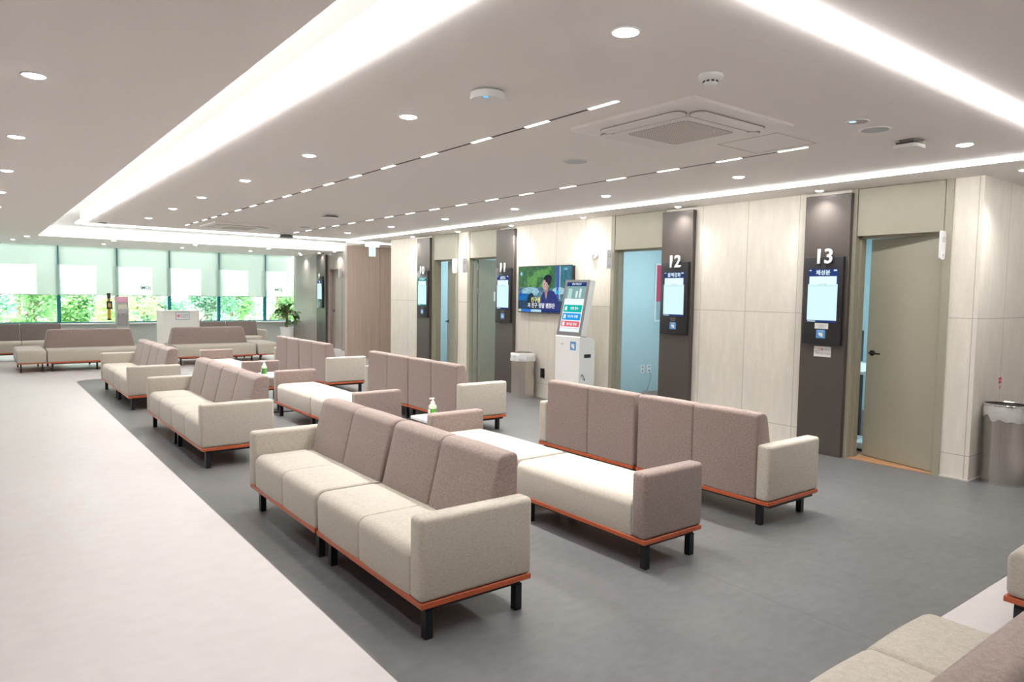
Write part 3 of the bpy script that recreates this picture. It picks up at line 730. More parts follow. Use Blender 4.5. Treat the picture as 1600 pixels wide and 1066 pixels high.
# room 13 desk and monitor glimpsed through the gap
t = thing('desk', 'white desk edge glimpsed through the gap of door 13', 'desk', (7.75, 3.9, 0))
obj('desk_top', box(7.3, 8.4, 3.55, 4.75, .72, .75), WHITE, t, smooth=False)
for (x, y) in [(7.34, 3.6), (7.34, 4.68), (8.34, 3.6), (8.34, 4.68)]: obj('leg', box(x-.025, x+.025, y-.025, y+.025, 0, .72), mat('dark_leg', (.04, .045, .05), .4), t, smooth=False)
t = thing('monitor', 'dark computer monitor on the desk behind door 13', 'monitor', (7.6, 4.0, .75))
obj('screen', box(7.52, 7.56, 3.68, 4.22, .84, 1.17, .004, 1), mat('monitor_back', (.05, .09, .12), .4), t, smooth=False)
obj('stand', add_box(box(7.50, 7.66, 3.86, 4.04, .75, .765), 7.56, 7.59, 3.92, 3.98, .76, .9), DARKP, t, smooth=False)
t = thing('platform_scale', 'low pale scale on the floor glimpsed behind door 13', 'scale', (7.1, 3.4, 0))
obj('platform', box(6.90, 7.28, 3.2, 3.62, .03, .09, .01, 2), mat('scale_pale', (.60, .68, .70), .4), t); obj('base', box(6.92, 7.26, 3.22, 3.60, 0.004, .03), DARKP, t, smooth=False)

# wall switch inside room 10
t = thing('light_switch', 'white light switch on the wall inside room 10', 'switch', (7.4, 12.31, 1.25)); obj('plate', box(7.36, 7.46, 12.302, 12.3099, 1.19, 1.33, .002, 1), WHITE, t, smooth=False)
obj('rocker', box(7.385, 7.435, 12.298, 12.303, 1.215, 1.305), mat('rocker', (.7, .72, .74), .4), t, smooth=False)

# kiosk
KX, KY0, KY1 = 6.10, 6.56, 7.025
t = thing('check_in_kiosk', 'white self check-in kiosk with a tilted touch screen in front of the wall', 'kiosk', (KX+.12, 6.79, 0))
KW = mat('kiosk_white', (.90, .90, .89), .35)
bm = NB(); pr = [(KX, .0), (KX+.27, .0), (KX+.27, .90), (KX+.13, .955), (KX+.01, .955), (KX, .94)]
add_prism(bm, round_poly([(a, b+.02) for a, b in pr], [.004, .004, .01, .01, .006, .004], 3), 'y', KY0, KY1); obj('cabinet', bm, KW, t, smooth=True)
obj('plinth', box(KX+.02, KX+.25, KY0+.02, KY1-.02, 0, .02), DARKP, t, smooth=False)
# tilted head
ta = Vector((KX+.015, 0, .975)); tb = Vector((KX+.165, 0, 1.70)); td = (tb-ta); tl = td.length; td.normalize(); tn = Vector((-td.z, 0, td.x))
bm = NB(); off = .095
add_prism(bm, round_poly([(ta.x, ta.z), (ta.x-tn.x*off, ta.z-tn.z*off), (tb.x-tn.x*off, tb.z-tn.z*off), (tb.x, tb.z)], [.004, .004, .012, .008], 3), 'y', KY0+.0, KY1-.0)
head = obj('screen_housing', bm, KW, t)
def panel(u0, u1, v0, v1, lift, m, nm, par, th=.0015, text=None, tsz=.03, bold=.0006):
    """rectangle on the tilted face; u from left (far, +Y) edge 0..1, v up 0..1"""
    ys0 = KY1-(KY1-KY0)*u0; ys1 = KY1-(KY1-KY0)*u1; bmm = NB()
    a = ta+td*tl*v0+tn*lift; b = ta+td*tl*v1+tn*lift; a2 = a-tn*th; b2 = b-tn*th
    q = [[Vector((p.x, y, p.z)) for p in (a, b, b2, a2)] for y in (ys0, ys1)]
    A = [bmm.verts.new(x) for x in q[0]]; B = [bmm.verts.new(x) for x in q[1]]
    bmm.faces.new(A); bmm.faces.new(B[::-1])
    for i in range(4): bmm.faces.new((A[i], B[i], B[(i+1) % 4], A[(i+1) % 4]))
    bmesh.ops.recalc_face_normals(bmm, faces=bmm.faces[:])
    return obj(nm, bmm, m, par, smooth=False)
def ktext(s, u, v, size, m, nm, par, lift, bold=.001):
    R = Matrix(((0, td.x, tn.x), (-1, 0, 0), (0, td.z, tn.z))); p = ta+td*tl*v+tn*lift; bmm = NB()
    add_text(bmm, s, size, (p.x, KY1-(KY1-KY0)*u, p.z), R, .0008, bold); return obj(nm, bmm, m, par, smooth=False)
panel(.0, 1.0, .0, 1.0, .003, GREYP, 'bezel', t, .004)
sc = panel(.10, .90, .07, .955, .0045, emis('kiosk_screen', (.86, .97, 1.0), 0.70), 'screen', t)
panel(.10, .90, .885, .955, .006, NAVY, 'title_bar', sc); ktext('접수 키오스크', .5, .92, .030, SWHITE, 'title_text', sc, .0065)
panel(.10, .90, .66, .885, .006, emis('kiosk_photo', (.25, .42, .42), 0.70), 'photo_banner', sc)
panel(.20, .36, .66, .84, .0068, emis('kiosk_photo2', (.50, .72, .70), 0.70), 'photo_figure', sc); panel(.52, .60, .68, .80, .0068, emis('kiosk_photo3', (.75, .85, .85), 0.70), 'photo_figure', sc); panel(.66, .74, .68, .84, .0068, emis('kiosk_photo3', (.75, .85, .85), 0.70), 'photo_figure', sc)
panel(.13, .87, .42, .55, .006, emis('btn_green', (.01, .47, .40), 0.70), 'green_button', sc); ktext('진행 접수', .57, .485, .040, SWHITE, 'button_text', sc, .0068)
panel(.13, .87, .28, .40, .006, emis('btn_blue', (.02, .33, .85), 0.70), 'blue_button', sc); ktext('대기자 현황', .56, .34, .040, SWHITE, 'button_text', sc, .0068)
panel(.13, .87, .16, .26, .006, emis('btn_red', (.80, .14, .17), 0.70), 'red_button', sc); ktext('검사실 안내', .56, .205, .040, SWHITE, 'button_text', sc, .0068)
for vv in (.485, .34, .21): panel(.18, .27, vv-.035, vv+.035, .0068, SWHITE, 'button_icon', sc)
panel(.13, .87, .125, .14, .006, emis('footer', (.85, .62, .66), 0.70), 'footer_line', sc)
cs = obj('card_reader', box(KX-.003, KX+.001, 6.625, 6.735, .795, .905, .002, 1), CARD, t, smooth=False)
bm = NB(); add_prism(bm, round_poly([(6.655, .815), (6.675, .815), (6.71, .84), (6.71, .875), (6.665, .875), (6.655, .86)], .006), 'x', KX-.0042, KX-.003); obj('hand_symbol', bm, LET, cs, smooth=False)
bm = NB(); add_text(bm, '처방전', .022, (KX-.001, 6.89, .865), WALLX, .001); obj('slot_text', bm, INKG, t, smooth=False)
obj('side_slot', box(KX+.085, KX+.20, KY0-.002, KY0+.001, .70, .745), DARKP, t, smooth=False)
bm = NB(); add_lathe(bm, [(0, KY0-.006), (.013, KY0-.006), (.013, KY0+.001)], KX+.05, 0, 16, 'y', .48); add_box(bm, KX+.046, KX+.054, KY0-.03, KY0-.006, .475, .485); obj('lock', bm, STEEL, t)
bm = NB(); add_tube(bm, [(KX+.05, KY0-.026, .48), (KX+.06, KY0-.024, .465), (KX+.075, KY0-.02, .435)], .004, 6); add_box(bm, KX+.066, KX+.084, KY0-.024, KY0-.016, .41, .437, .003, 1); obj('key', bm, DARKP, t)

# bins
def liner(bmf): pass
t = thing('litter_bin', 'tall angular steel bin with a white liner under display 11', 'bin', (6.36, 8.03, 0))
o8 = lambda e: round_poly([(6.21-e, 7.87-e), (6.50+e*.5, 7.87-e), (6.50+e*.5, 8.19+e), (6.21-e, 8.19+e)], .07, 1)
bm = NB(); add_prism(bm, o8(0), 'z', .012, .64); obj('body', bm, BIN, t, smooth=False)
bm = NB(); add_prism(bm, o8(.004), 'z', 0, .014); obj('base_ring', bm, CHROME, t, smooth=False)
bm = NB(); rr = random.Random(5); rings = []
for z, e in [(.535, .010), (.56, .014), (.60, .011), (.645, .012), (.655, .006)]:
    rings.append([bm.verts.new((a+rr.uniform(-.003, .003), b+rr.uniform(-.003, .003), z+rr.uniform(-.004, .004))) for a, b in o8(e)])
for A, B in zip(rings, rings[1:]):
    for k in range(len(A)): bm.faces.new((A[k], A[(k+1) % len(A)], B[(k+1) % len(B)], B[k]))
ln = obj('liner', bm, BAG, t)
bm = NB(); add_text(bm, '일반', .03, (6.196, 8.03, .60), WALLX, .001); obj('liner_print', bm, INKG, ln, smooth=False)
bm = NB(); A = o8(.002); B = o8(-.02)
va = [bm.verts.new((a, b, .66)) for a, b in A]; vb = [bm.verts.new((a, b, .66)) for a, b in B]; vc = [bm.verts.new((a, b, .643)) for a, b in A]; vd = [bm.verts.new((a, b, .643)) for a, b in B]
for k in range(len(A)):
    j = (k+1) % len(A)
    for P_, Q_ in ((va, vb), (vc, va), (vb, vd)): bm.faces.new((P_[k], P_[j], Q_[j], Q_[k]))
obj('rim', bm, CHROME, t, smooth=False)
bx, by = 6.765, 2.085
t = thing('litter_bin', 'round brushed steel bin with a crumpled clear liner in the right-hand corner', 'bin', (bx, by, 0))
bm = NB(); add_lathe(bm, [(0, .012), (.163, .012), (.163, .640), (.155, .640), (.155, .10), (0, .10)], bx, by, 64); obj('body', bm, BIN, t)
bm = NB(); add_lathe(bm, [(0, 0), (.166, 0), (.166, .014), (0, .014)], bx, by, 64); obj('base_ring', bm, CHROME, t)
bm = NB(); add_lathe(bm, [(.158, .652), (.163, .660), (.171, .662), (.174, .655), (.171, .646), (.160, .645), (.158, .652)], bx, by, 64); obj('rim', bm, CHROME, t)
bm = NB(); rr = random.Random(9); N = 72; rings = []
ph = [rr.uniform(0, 6.28) for _ in range(8)]
for k, (z, r) in enumerate([(.535, .166), (.545, .170), (.575, .169), (.605, .172), (.635, .168), (.652, .167)]):
    ring = []
    for i in range(N):
        a = 2*PI*i/N; w = sum(math.sin(a*(3+q*4)+ph[q]+k*.5)*.0016 for q in range(5)); dz = (sum(math.sin(a*(2+q*3)+ph[q])*.009 for q in range(4))+.008*math.sin(a+1)) if k < 2 else 0
        ring.append(bm.verts.new((bx+(r+w)*math.cos(a), by+(r+w)*math.sin(a), z+dz)))
    rings.append(ring)
for A, B in zip(rings, rings[1:]):
    for k in range(N): bm.faces.new((A[k], A[(k+1) % N], B[(k+1) % N], B[k]))
obj('liner', bm, mat('clear_liner', (.62, .62, .60), .25, noise=.15, nscale=50, bump=1.0, coat=.4), t)
# extinguisher label and extinguisher behind the bin
t = thing('wall_sticker', 'small red and white fire extinguisher sticker above the round bin', 'sticker', (7.115, 2.265, .78))
s1 = obj('red_half', box(7.085, 7.145, 2.2635, 2.2648, .785, .838), mat('sticker_red', (.72, .08, .09), .4), t, smooth=False)
s2 = obj('white_half', box(7.085, 7.145, 2.2635, 2.2648, .725, .785), PAPER, t, smooth=False)
bm = NB(); add_text(bm, '소화기', .022, (7.115, 2.263, .81), WALLY, .0005, .0003); obj('sticker_text', bm, LET, s1, smooth=False)
bm = NB(); add_tube(bm, [(7.10, 2.263, .77), (7.102, 2.263, .745), (7.115, 2.263, .735), (7.128, 2.263, .745), (7.13, 2.263, .77)], .0025, 6); obj('arrow_mark', bm, INKR, s2)
RED = mat('red_enamel', (.62, .02, .02), .3, coat=.5)
ex, ey = 7.36, 2.08
t = thing('extinguisher_stand', 'low red plastic floor stand behind the round bin at the frame edge', 'stand', (ex, ey, 0))
bm = NB(); add_lathe(bm, [(0, .0), (.085, .0), (.088, .02), (.075, .06), (.074, .13), (.080, .145), (.072, .150), (.066, .13), (.066, .03), (0, .03)], ex, ey, 32); obj('cup', bm, RED, t)
bm = NB()
for k in range(8):
    a = 2*PI*k/8; add_tube(bm, [(ex+.09*math.cos(a), ey+.09*math.sin(a), .005), (ex+.078*math.cos(a), ey+.078*math.sin(a), .06), (ex+.077*math.cos(a), ey+.077*math.sin(a), .14)], .006, 6)
obj('ribs', bm, RED, t)

# ------------------------------------------------------------------ ceiling: downlights
LEDW = emis('led_diffuser', (1.0, .985, .96), 30)
TRIMW = mat('downlight_trim', (.85, .85, .84), .4)
lamp = bpy.data.lights.new('downlight_lamp', 'AREA'); lamp.shape = 'DISK'; lamp.size = .075; lamp.energy = DOWN_W; lamp.color = (1.0, .965, .93); lamp.spread = math.radians(115)
wlamp = bpy.data.lights.new('wall_downlight_lamp', 'AREA'); wlamp.shape = 'DISK'; wlamp.size = .06; wlamp.energy = DOWN_W*.95; wlamp.color = (1.0, .965, .93); wlamp.spread = math.radians(110)
def make_downlight(R, ld, label, group):
    t = thing('downlight', label, 'ceiling light', (0, 0, H), group)
    bm = NB(); add_lathe(bm, [(R*.80, 0), (R, 0), (R, -.004), (R*.92, -.006), (R*.80, -.003), (R*.80, 0)], 0, 0, 32); obj('trim_ring', bm, TRIMW, t, world=False)
    bm = NB(); add_lathe(bm, [(0, -.013), (R*.5, -.012), (R*.72, -.008), (R*.79, -.001), (0, -.0005)], 0, 0, 28); obj('diffuser', bm, LEDW, t, world=False)
    lo = bpy.data.objects.new('lamp', ld); C.objects.link(lo); lo.parent = t; lo.location = (0, 0, -.016)
    return t
big = make_downlight(.056, lamp, '', ''); small = make_downlight(.042, wlamp, '', '')
used = set()
def put(src, x, y, label, group):
    if src.name not in used:
        used.add(src.name); src.location = (x, y, H); src['label'] = label; src['group'] = group
    else: dup(src, (x, y, H), 0, label, group)
ORD = ['first', 'second', 'third', 'fourth', 'fifth', 'sixth', 'seventh', 'eighth', 'ninth', 'tenth']
for k, y in enumerate([1.96, 3.67, 5.19, 6.77, 8.33, 9.75, 11.3]):
    put(big, 2.03, y, 'round downlight just left of the long dashed light line, %s from the viewer' % ORD[k], 'downlights left of the dashed lines')
for k, y in enumerate([1.92, 3.63, 5.20, 6.73, 8.29, 9.86, 11.45]):
    put(big, 5.16, y, 'round downlight beside the LED line over the doors, %s from the viewer' % ORD[k], 'downlights beside the right LED line')
for k, y in enumerate([4.16, 5.91, 7.67, 9.45, 11.2, 12.9, 14.6]):
    put(big, .26, y, 'round downlight over the pale aisle at left, %s from the viewer' % ORD[k], 'downlights over the pale aisle')
for k, x in enumerate([.88, 2.41, 4.04, 5.70]):
    put(big, x, 17.2, 'round downlight beyond the bright ceiling recess, %s from the left' % ORD[k], 'downlights beyond the recess')
for k, x in enumerate([.7, 2.40, 4.07, 5.70, 7.0]):
    put(small, x, 18.6, 'small downlight in the row nearest the windows, %s from the left' % ORD[k], 'downlights nearest the windows')
for k, (x, y) in enumerate([(6.36, 3.58), (6.36, 5.26), (6.36, 6.82), (6.36, 8.37), (6.36, 9.82), (6.36, 11.33)]):
    put(small, x, y, 'small downlight tight against the beige wall, %s from the viewer' % ORD[k], 'downlights against the beige wall')
put(small, 6.47, 1.98, 'small downlight at the right frame edge above the round bin', 'downlights against the beige wall')
for k, y in enumerate([17.0, 18.0, 19.3]):
    put(small, 7.30, y, 'small downlight washing the slatted far wall, %s toward the windows' % ORD[k], 'downlights on the slatted wall')
for k, (x, y) in enumerate([(2.03, .35), (2.03, -1.2), (5.16, .35), (5.16, -1.2), (.26, 2.6), (.26, 1.0), (-1.5, 5.9), (-1.5, 9.4), (-1.5, 2.5), (-1.5, 12.9), (-4.2, 5.9), (-4.2, 9.4), (-4.2, 13), (8.5, .6), (10.5, .6)]):  # unseen downlights added to even out the room light
    put(big, x, y, 'round downlight added for even light outside the view, %s' % ['behind the viewer', 'well behind the viewer', 'behind the viewer at right', 'well behind the viewer at right', 'above the viewer at left', 'just left of the viewer', 'far left, third bay', 'far left, fifth bay', 'far left, first bay', 'far left, seventh bay', 'by the left wall, third bay', 'by the left wall, fifth bay', 'by the left wall, seventh bay', 'in the side hall', 'at the side hall end'][k], 'downlights added outside the view')

# LED lines
LEDS = emis('led_line', (1.0, .985, .965), STRIP); LEDR = emis('led_line_wall', (1.0, .985, .965), STRIP*2.1)
def led(name, label, x0, x1, y0, y1, m=None):
    t = thing(name, label, 'ceiling light', ((x0+x1)/2, (y0+y1)/2, H), 'LED lines in the ceiling')
    obj('diffuser', box(x0+.002, x1-.002, y0, y1, H-.022, H-.0015), m or LEDS, t, smooth=False)
    if x0 < 1.3 or y0 > 12.9: obj('light_block', box(x0, x1, y0, y1, H-.0012, H-.0002), RECESS, t, smooth=False)  # opaque plate added above the diffuser to block its upward light
led('led_line_light', 'bright LED line along the left recess running to the windows', 1.285, 1.385, 1.39, 12.95)
led('led_line_light', 'bright LED line crossing the top right corner of the view', 1.39, 9.5, 1.388, 1.478)
led('led_line_light', 'thin LED line running along the beige wall above the doors', 5.83, 5.89, 1.482, 12.92, LEDR)
led('led_line_light', 'LED line along the near edge of the far ceiling recess', 1.39, 6.0, 12.925, 13.01)
led('led_line_light', 'thin LED line crossing the ceiling in front of the brown panel wall', 6.005, 9.5, 13.33, 13.39)
COVEM = emis('cove_led', (1.0, .99, .97), COVE); COVEF = emis('cove_led_wide', (.97, 1.0, .99), COVE*3)
t = thing('cove_light', 'hidden LED strip washing the left ceiling recess', 'ceiling light', (1.06, 6, 2.58)); obj('strip', box(1.042, 1.060, -4.9, 16.7, 2.575, 2.595), COVEM, t, smooth=False)
t = thing('cove_light', 'hidden LED strip washing the wide recess before the windows', 'ceiling light', (4, 16.78, 2.58)); obj('strip', box(1.1, 7.3, 16.76, 16.79, 2.565, 2.60), COVEF, t, smooth=False)
t = thing('cove_light', 'hidden LED strip on the near side of the wide recess', 'ceiling light', (4, 13.02, 2.6)); obj('strip', box(1.5, 6.5, 13.012, 13.035, 2.565, 2.60), COVEF, t, smooth=False)

# dashed light lines: dark slot with short lit segments
SLOT = mat('slot_shadow', (.10, .085, .075), .7); SEG = emis('slot_led', (1.0, .985, .96), 5)
slamp = bpy.data.lights.new('segment_lamp', 'AREA'); slamp.shape = 'RECTANGLE'; slamp.size = .018; slamp.size_y = .20; slamp.energy = SEG_W; slamp.color = (1.0, .96, .925); slamp.spread = math.radians(95)
def dashed(x, starts, y1, label):
    t = thing('dashed_line_light', label, 'ceiling light', (x, starts[0], H), 'dashed light slots')
    obj('slot', box(x-.010, x+.010, starts[0], y1, H-.0012, H+.005), SLOT, t, smooth=False)
    for s in starts:
        lo = bpy.data.objects.new('lamp', slamp); C.objects.link(lo); lo.parent = t; lo.location = (0, s+.1075-starts[0], -.006)
        obj('lit_segment', box(x-.0115, x+.0115, s, s+.215, H-.003, H+.004), SEG, t, smooth=False)
dashed(2.712, [2.663, 3.221, 3.804, 4.476, 5.13, 5.75, 6.34, 6.91, 7.46, 8.04, 8.62, 9.23, 9.82, 10.36, 10.86, 11.38, 11.9], 12.15, 'dashed light slot, the left and longer looking of the two')
dashed(4.493, [2.628, 3.142, 3.72, 4.30, 4.93, 5.56, 6.16, 6.76, 7.36, 7.96, 8.54, 9.13, 9.72, 10.31, 10.85, 11.42, 11.98], 12.2, 'dashed light slot, the right one ending near the air conditioner')

# cassette air conditioners
ACW = mat('ac_plastic', (.90, .86, .83), .45, noise=.01); ACG = mat('ac_grille', (.34, .30, .28), .6)
def gridmat():
    m, t, b = nt('grille_mesh'); tc = t.nodes.new('ShaderNodeTexCoord'); sp = t.nodes.new('ShaderNodeSeparateXYZ'); t.links.new(tc.outputs['Object'], sp.inputs[0])
    a = math_node(t, 'LESS_THAN', math_node(t, 'FRACT', math_node(t, 'MULTIPLY', sp.outputs[0], 55)), .42)
    c = math_node(t, 'LESS_THAN', math_node(t, 'FRACT', math_node(t, 'MULTIPLY', sp.outputs[1], 55)), .42)
    mx = t.nodes.new('ShaderNodeMix'); mx.data_type = 'RGBA'; mx.inputs[6].default_value = (.30, .26, .24, 1); mx.inputs[7].default_value = (.78, .72, .68, 1)
    t.links.new(math_node(t, 'MAXIMUM', a, c), mx.inputs[0]); t.links.new(mx.outputs[2], b.inputs['Base Color']); b.inputs['Roughness'].default_value = .6; return m
GRID = gridmat()
def cassette(cx, cy, label, hs=.465):
    t = thing('cassette_air_conditioner', label, 'air conditioner', (cx, cy, H), 'ceiling cassette air conditioners')
    bm = NB()
    def ring(h, z, r): return [bm.verts.new((cx+a, cy+b, z)) for a, b in round_poly([(-h, -h), (h, -h), (h, h), (-h, h)], r, 4)]
    rg = [ring(hs, H, .012), ring(hs, H-.018, .012), ring(hs-.010, H-.024, .012), ring(hs-.055, H-.030, .03), ring(hs-.07, H-.030, .03)]
    for A, B in zip(rg, rg[1:]):
        for k in range(len(A)): bm.faces.new((A[k], A[(k+1) % len(A)], B[(k+1) % len(B)], B[k]))
    bm.faces.new(rg[-1]); bmesh.ops.recalc_face_normals(bm, faces=bm.faces[:])
    obj('frame', bm, ACW, t)
    # four air outlets with vanes
    for k in range(4):
        a = k*PI/2; R = Matrix.Translation((cx, cy, 0)) @ Matrix.Rotation(a, 4, 'Z')
        bm = NB(); add_prism(bm, round_poly([(-.304, -.392), (.304, -.392), (.304, -.286), (-.304, -.286)], .045, 5), 'z', H-.036, H-.028); bm.transform(R)
        sl = obj('outlet_slot', bm, mat('outlet_dark', (.34, .31, .285), .6), t, smooth=False)
        bm = NB(); add_prism(bm, round_poly([(-.299, -.389), (.299, -.389), (.299, -.291), (-.299, -.291)], .043, 5), 'z', H-.042, H-.036); bm.transform(R)
        obj('vane', bm, ACW, sl, smooth=False)
    bm = NB(); add_prism(bm, round_poly([(cx-.284, cy-.284), (cx+.284, cy-.284), (cx+.284, cy+.284), (cx-.284, cy+.284)], .03, 5), 'z', H-.044, H-.030); pn = obj('centre_panel', bm, ACW, t, smooth=False)
    bm = NB(); add_prism(bm, round_poly([(cx-.225, cy-.225), (cx+.225, cy-.225), (cx+.225, cy+.225), (cx-.225, cy+.225)], .03, 5), 'z', H-.0465, H-.044); g = obj('intake_grille', bm, GRID, t, smooth=False)
    for lx, ly in ((.1, -.175), (.175, -.1)): obj('latch', add_lathe(NB(), [(0, H-.049), (.008, H-.049), (.008, H-.046)], cx+lx, cy+ly, 12), WHITE, t)
cassette(3.385, 2.80, 'large square cassette air conditioner in the near ceiling'); cassette(3.35, 11.55, 'distant square cassette air conditioner near the bright recess')
t = thing('access_hatch', 'flush square access panel outline in the ceiling right of the air conditioner', 'hatch', (4.2, 2.75, H))
bm = NB()
for (x0, x1, y0, y1) in [(3.97, 4.42, 2.52, 2.526), (3.97, 4.42, 2.964, 2.97), (3.97, 3.976, 2.52, 2.97), (4.414, 4.42, 2.52, 2.97)]: add_box(bm, x0, x1, y0, y1, H-.002, H)
obj('edge_frame', bm, mat('hatch_edge', (.60, .55, .51), .5), t, smooth=False)
# smoke detector, access points, speakers
t = thing('smoke_detector', 'white domed smoke detector above the near air conditioner', 'smoke detector', (2.724, 2.085, H))
x, y = 2.724, 2.085
bm = NB(); add_lathe(bm, [(0, H), (.055, H), (.056, H-.012), (.050, H-.020), (.038, H-.026), (0, H-.026)], x, y, 40); obj('base', bm, WHITE, t)
bm = NB(); add_lathe(bm, [(.034, H-.026), (.034, H-.036), (.028, H-.044), (.014, H-.048), (0, H-.048)], x, y, 32); obj('sensor_dome', bm, WHITE, t)
bm = NB()
for k in range(10):
    a = 2*PI*k/10; add_box(bm, -.007, .007, -.0355, -.033, H-.036, H-.028)
    vs = bm.verts[-8:]; bmesh.ops.transform(bm, matrix=Matrix.Translation((x, y, 0)) @ Matrix.Rotation(a, 4, 'Z'), verts=vs)
obj('vent_slots', bm, DARKP, t, smooth=False)
t = thing('ceiling_beacon', 'white drum-shaped ceiling unit with a small blue light', 'wireless device', (2.09, 2.965, H)); x, y = 2.09, 2.965
bm = NB(); add_lathe(bm, [(0, H), (.080, H), (.080, H-.010), (0, H-.010)], x, y, 40); obj('mount_ring', bm, mat('mount_grey', (.45, .42, .40), .5), t)
bm = NB(); add_lathe(bm, [(0, H-.010), (.086, H-.010), (.088, H-.040), (.086, H-.045), (0, H-.047)], x, y, 48); obj('housing', bm, WHITE, t)
bm = NB(); add_lathe(bm, [(0, H-.0485), (.012, H-.0485), (.012, H-.046)], x-.05, y-.055, 20); obj('indicator_light', bm, emis('blue_led', (.12, .45, 1.0), 1.12), t)
SPK = mat('speaker_mesh', (.56, .58, .60), .6, noise=.1, nscale=400)
def speaker(x, y, R, label, name='ceiling_speaker'):
    t = thing(name, label, 'ceiling speaker', (x, y, H), 'round flush ceiling fittings')
    bm = NB(); add_lathe(bm, [(R*.86, H), (R, H), (R, H-.004), (R*.96, H-.007), (R*.86, H-.005)], x, y, 44); obj('rim', bm, WHITE, t)
    bm = NB(); add_lathe(bm, [(R*.86, H-.005), (R*.5, H-.0065), (0, H-.007)], x, y, 40); obj('grille', bm, SPK, t)
speaker(3.677, 4.037, .105, 'round pale speaker grille behind the near air conditioner'); speaker(4.325, 2.10, .088, 'round grey speaker grille right of the air conditioner'); speaker(4.25, 11.0, .10, 'distant round speaker grille near the dashed light slot')
t = thing('recessed_sensor', 'flush ring-shaped ceiling fitting with a pale blue lit half', 'sensor', (4.063, 2.074, H)); x, y = 4.063, 2.074
bm = NB(); add_lathe(bm, [(.055, H), (.064, H), (.064, H-.004), (.055, H-.004), (.055, H)], x, y, 40); obj('ring', bm, WHITE, t)
bm = NB(); add_lathe(bm, [(0, H-.002), (.054, H-.002)], x, y, 36); obj('lens_plate', bm, mat('lens_plate', (.45, .40, .37), .3), t)
bm = NB(); add_lathe(bm, [(0, H-.0035), (.020, H-.0035), (.020, H-.002)], x-.022, y+.018, 24); obj('lamp_spot', bm, emis('pale_blue_led', (.55, .78, 1.0), 0.91), t)
def ap(x, y, s, label, m2=None):
    t = thing('access_point', label, 'wireless device', (x, y, H), 'bracket-mounted wireless units')
    bm = NB(); add_box(bm, x-s*.55, x+s*.55, y-s*.55, y+s*.55, H-.006, H)
    for dx in (-.4, .4):
        add_box(bm, x+dx*s-.006, x+dx*s+.006, y-s*.5, y+s*.5, H-.032, H-.004)
    obj('bracket', bm, STEEL, t, smooth=False)
    bm = NB()
    for k in range(9): add_box(bm, x-s*.8+k*s*.2-.003, x-s*.8+k*s*.2+.003, y-s*.7, y+s*.7, H-.030, H-.014)
    obj('heat_fins', bm, mat('fin_dark', (.12, .11, .11), .5, .5), t, smooth=False)
    bm = NB(); add_prism(bm, round_poly([(x-s, y-s), (x+s, y-s), (x+s, y+s), (x-s, y+s)], s*.45, 6), 'z', H-.052, H-.030); obj('housing', bm, m2 or WHITE, t, smooth=False)
ap(4.793, 2.105, .078, 'white bracket-mounted ceiling unit near the right LED line'); ap(3.83, 9.05, .10, 'white bracket-mounted ceiling unit between the two dashed slots, far off')
t = thing('ceiling_sensor', 'dark disc-shaped ceiling unit by the far recess', 'sensor', (4.55, 12.75, H))
bm = NB(); add_lathe(bm, [(0, H), (.10, H), (.12, H-.03), (.13, H-.05), (0, H-.055)], 4.55, 12.75, 28); obj('housing', bm, mat('dark_disc', (.16, .16, .15), .5), t)
t = thing('ceiling_sensor', 'small grey disc-shaped ceiling unit at the left corner of the LED lines', 'sensor', (1.62, 12.6, H))
bm = NB(); add_lathe(bm, [(0, H), (.05, H), (.06, H-.02), (0, H-.03)], 1.62, 12.6, 24); obj('housing', bm, mat('grey_disc', (.4, .4, .38), .5), t)
# exit sign
t = thing('exit_sign', 'glowing pale green exit sign hanging in front of the brown panel wall', 'sign', (6.48, 13.2, H))
obj('hanger', box(6.33, 6.63, 13.18, 13.22, H-.10, H-.03), emis('exit_top', (.86, 1.0, .97), 1.54), t, smooth=False)
obj('rod', box(6.47, 6.49, 13.19, 13.21, H-.03, H), WHITE, t, smooth=False)
obj('lit_panel', box(6.42, 6.54, 13.17, 13.23, H-.29, H-.10), emis('exit_green', (.62, 1.0, .86), 0.98), t, smooth=False)

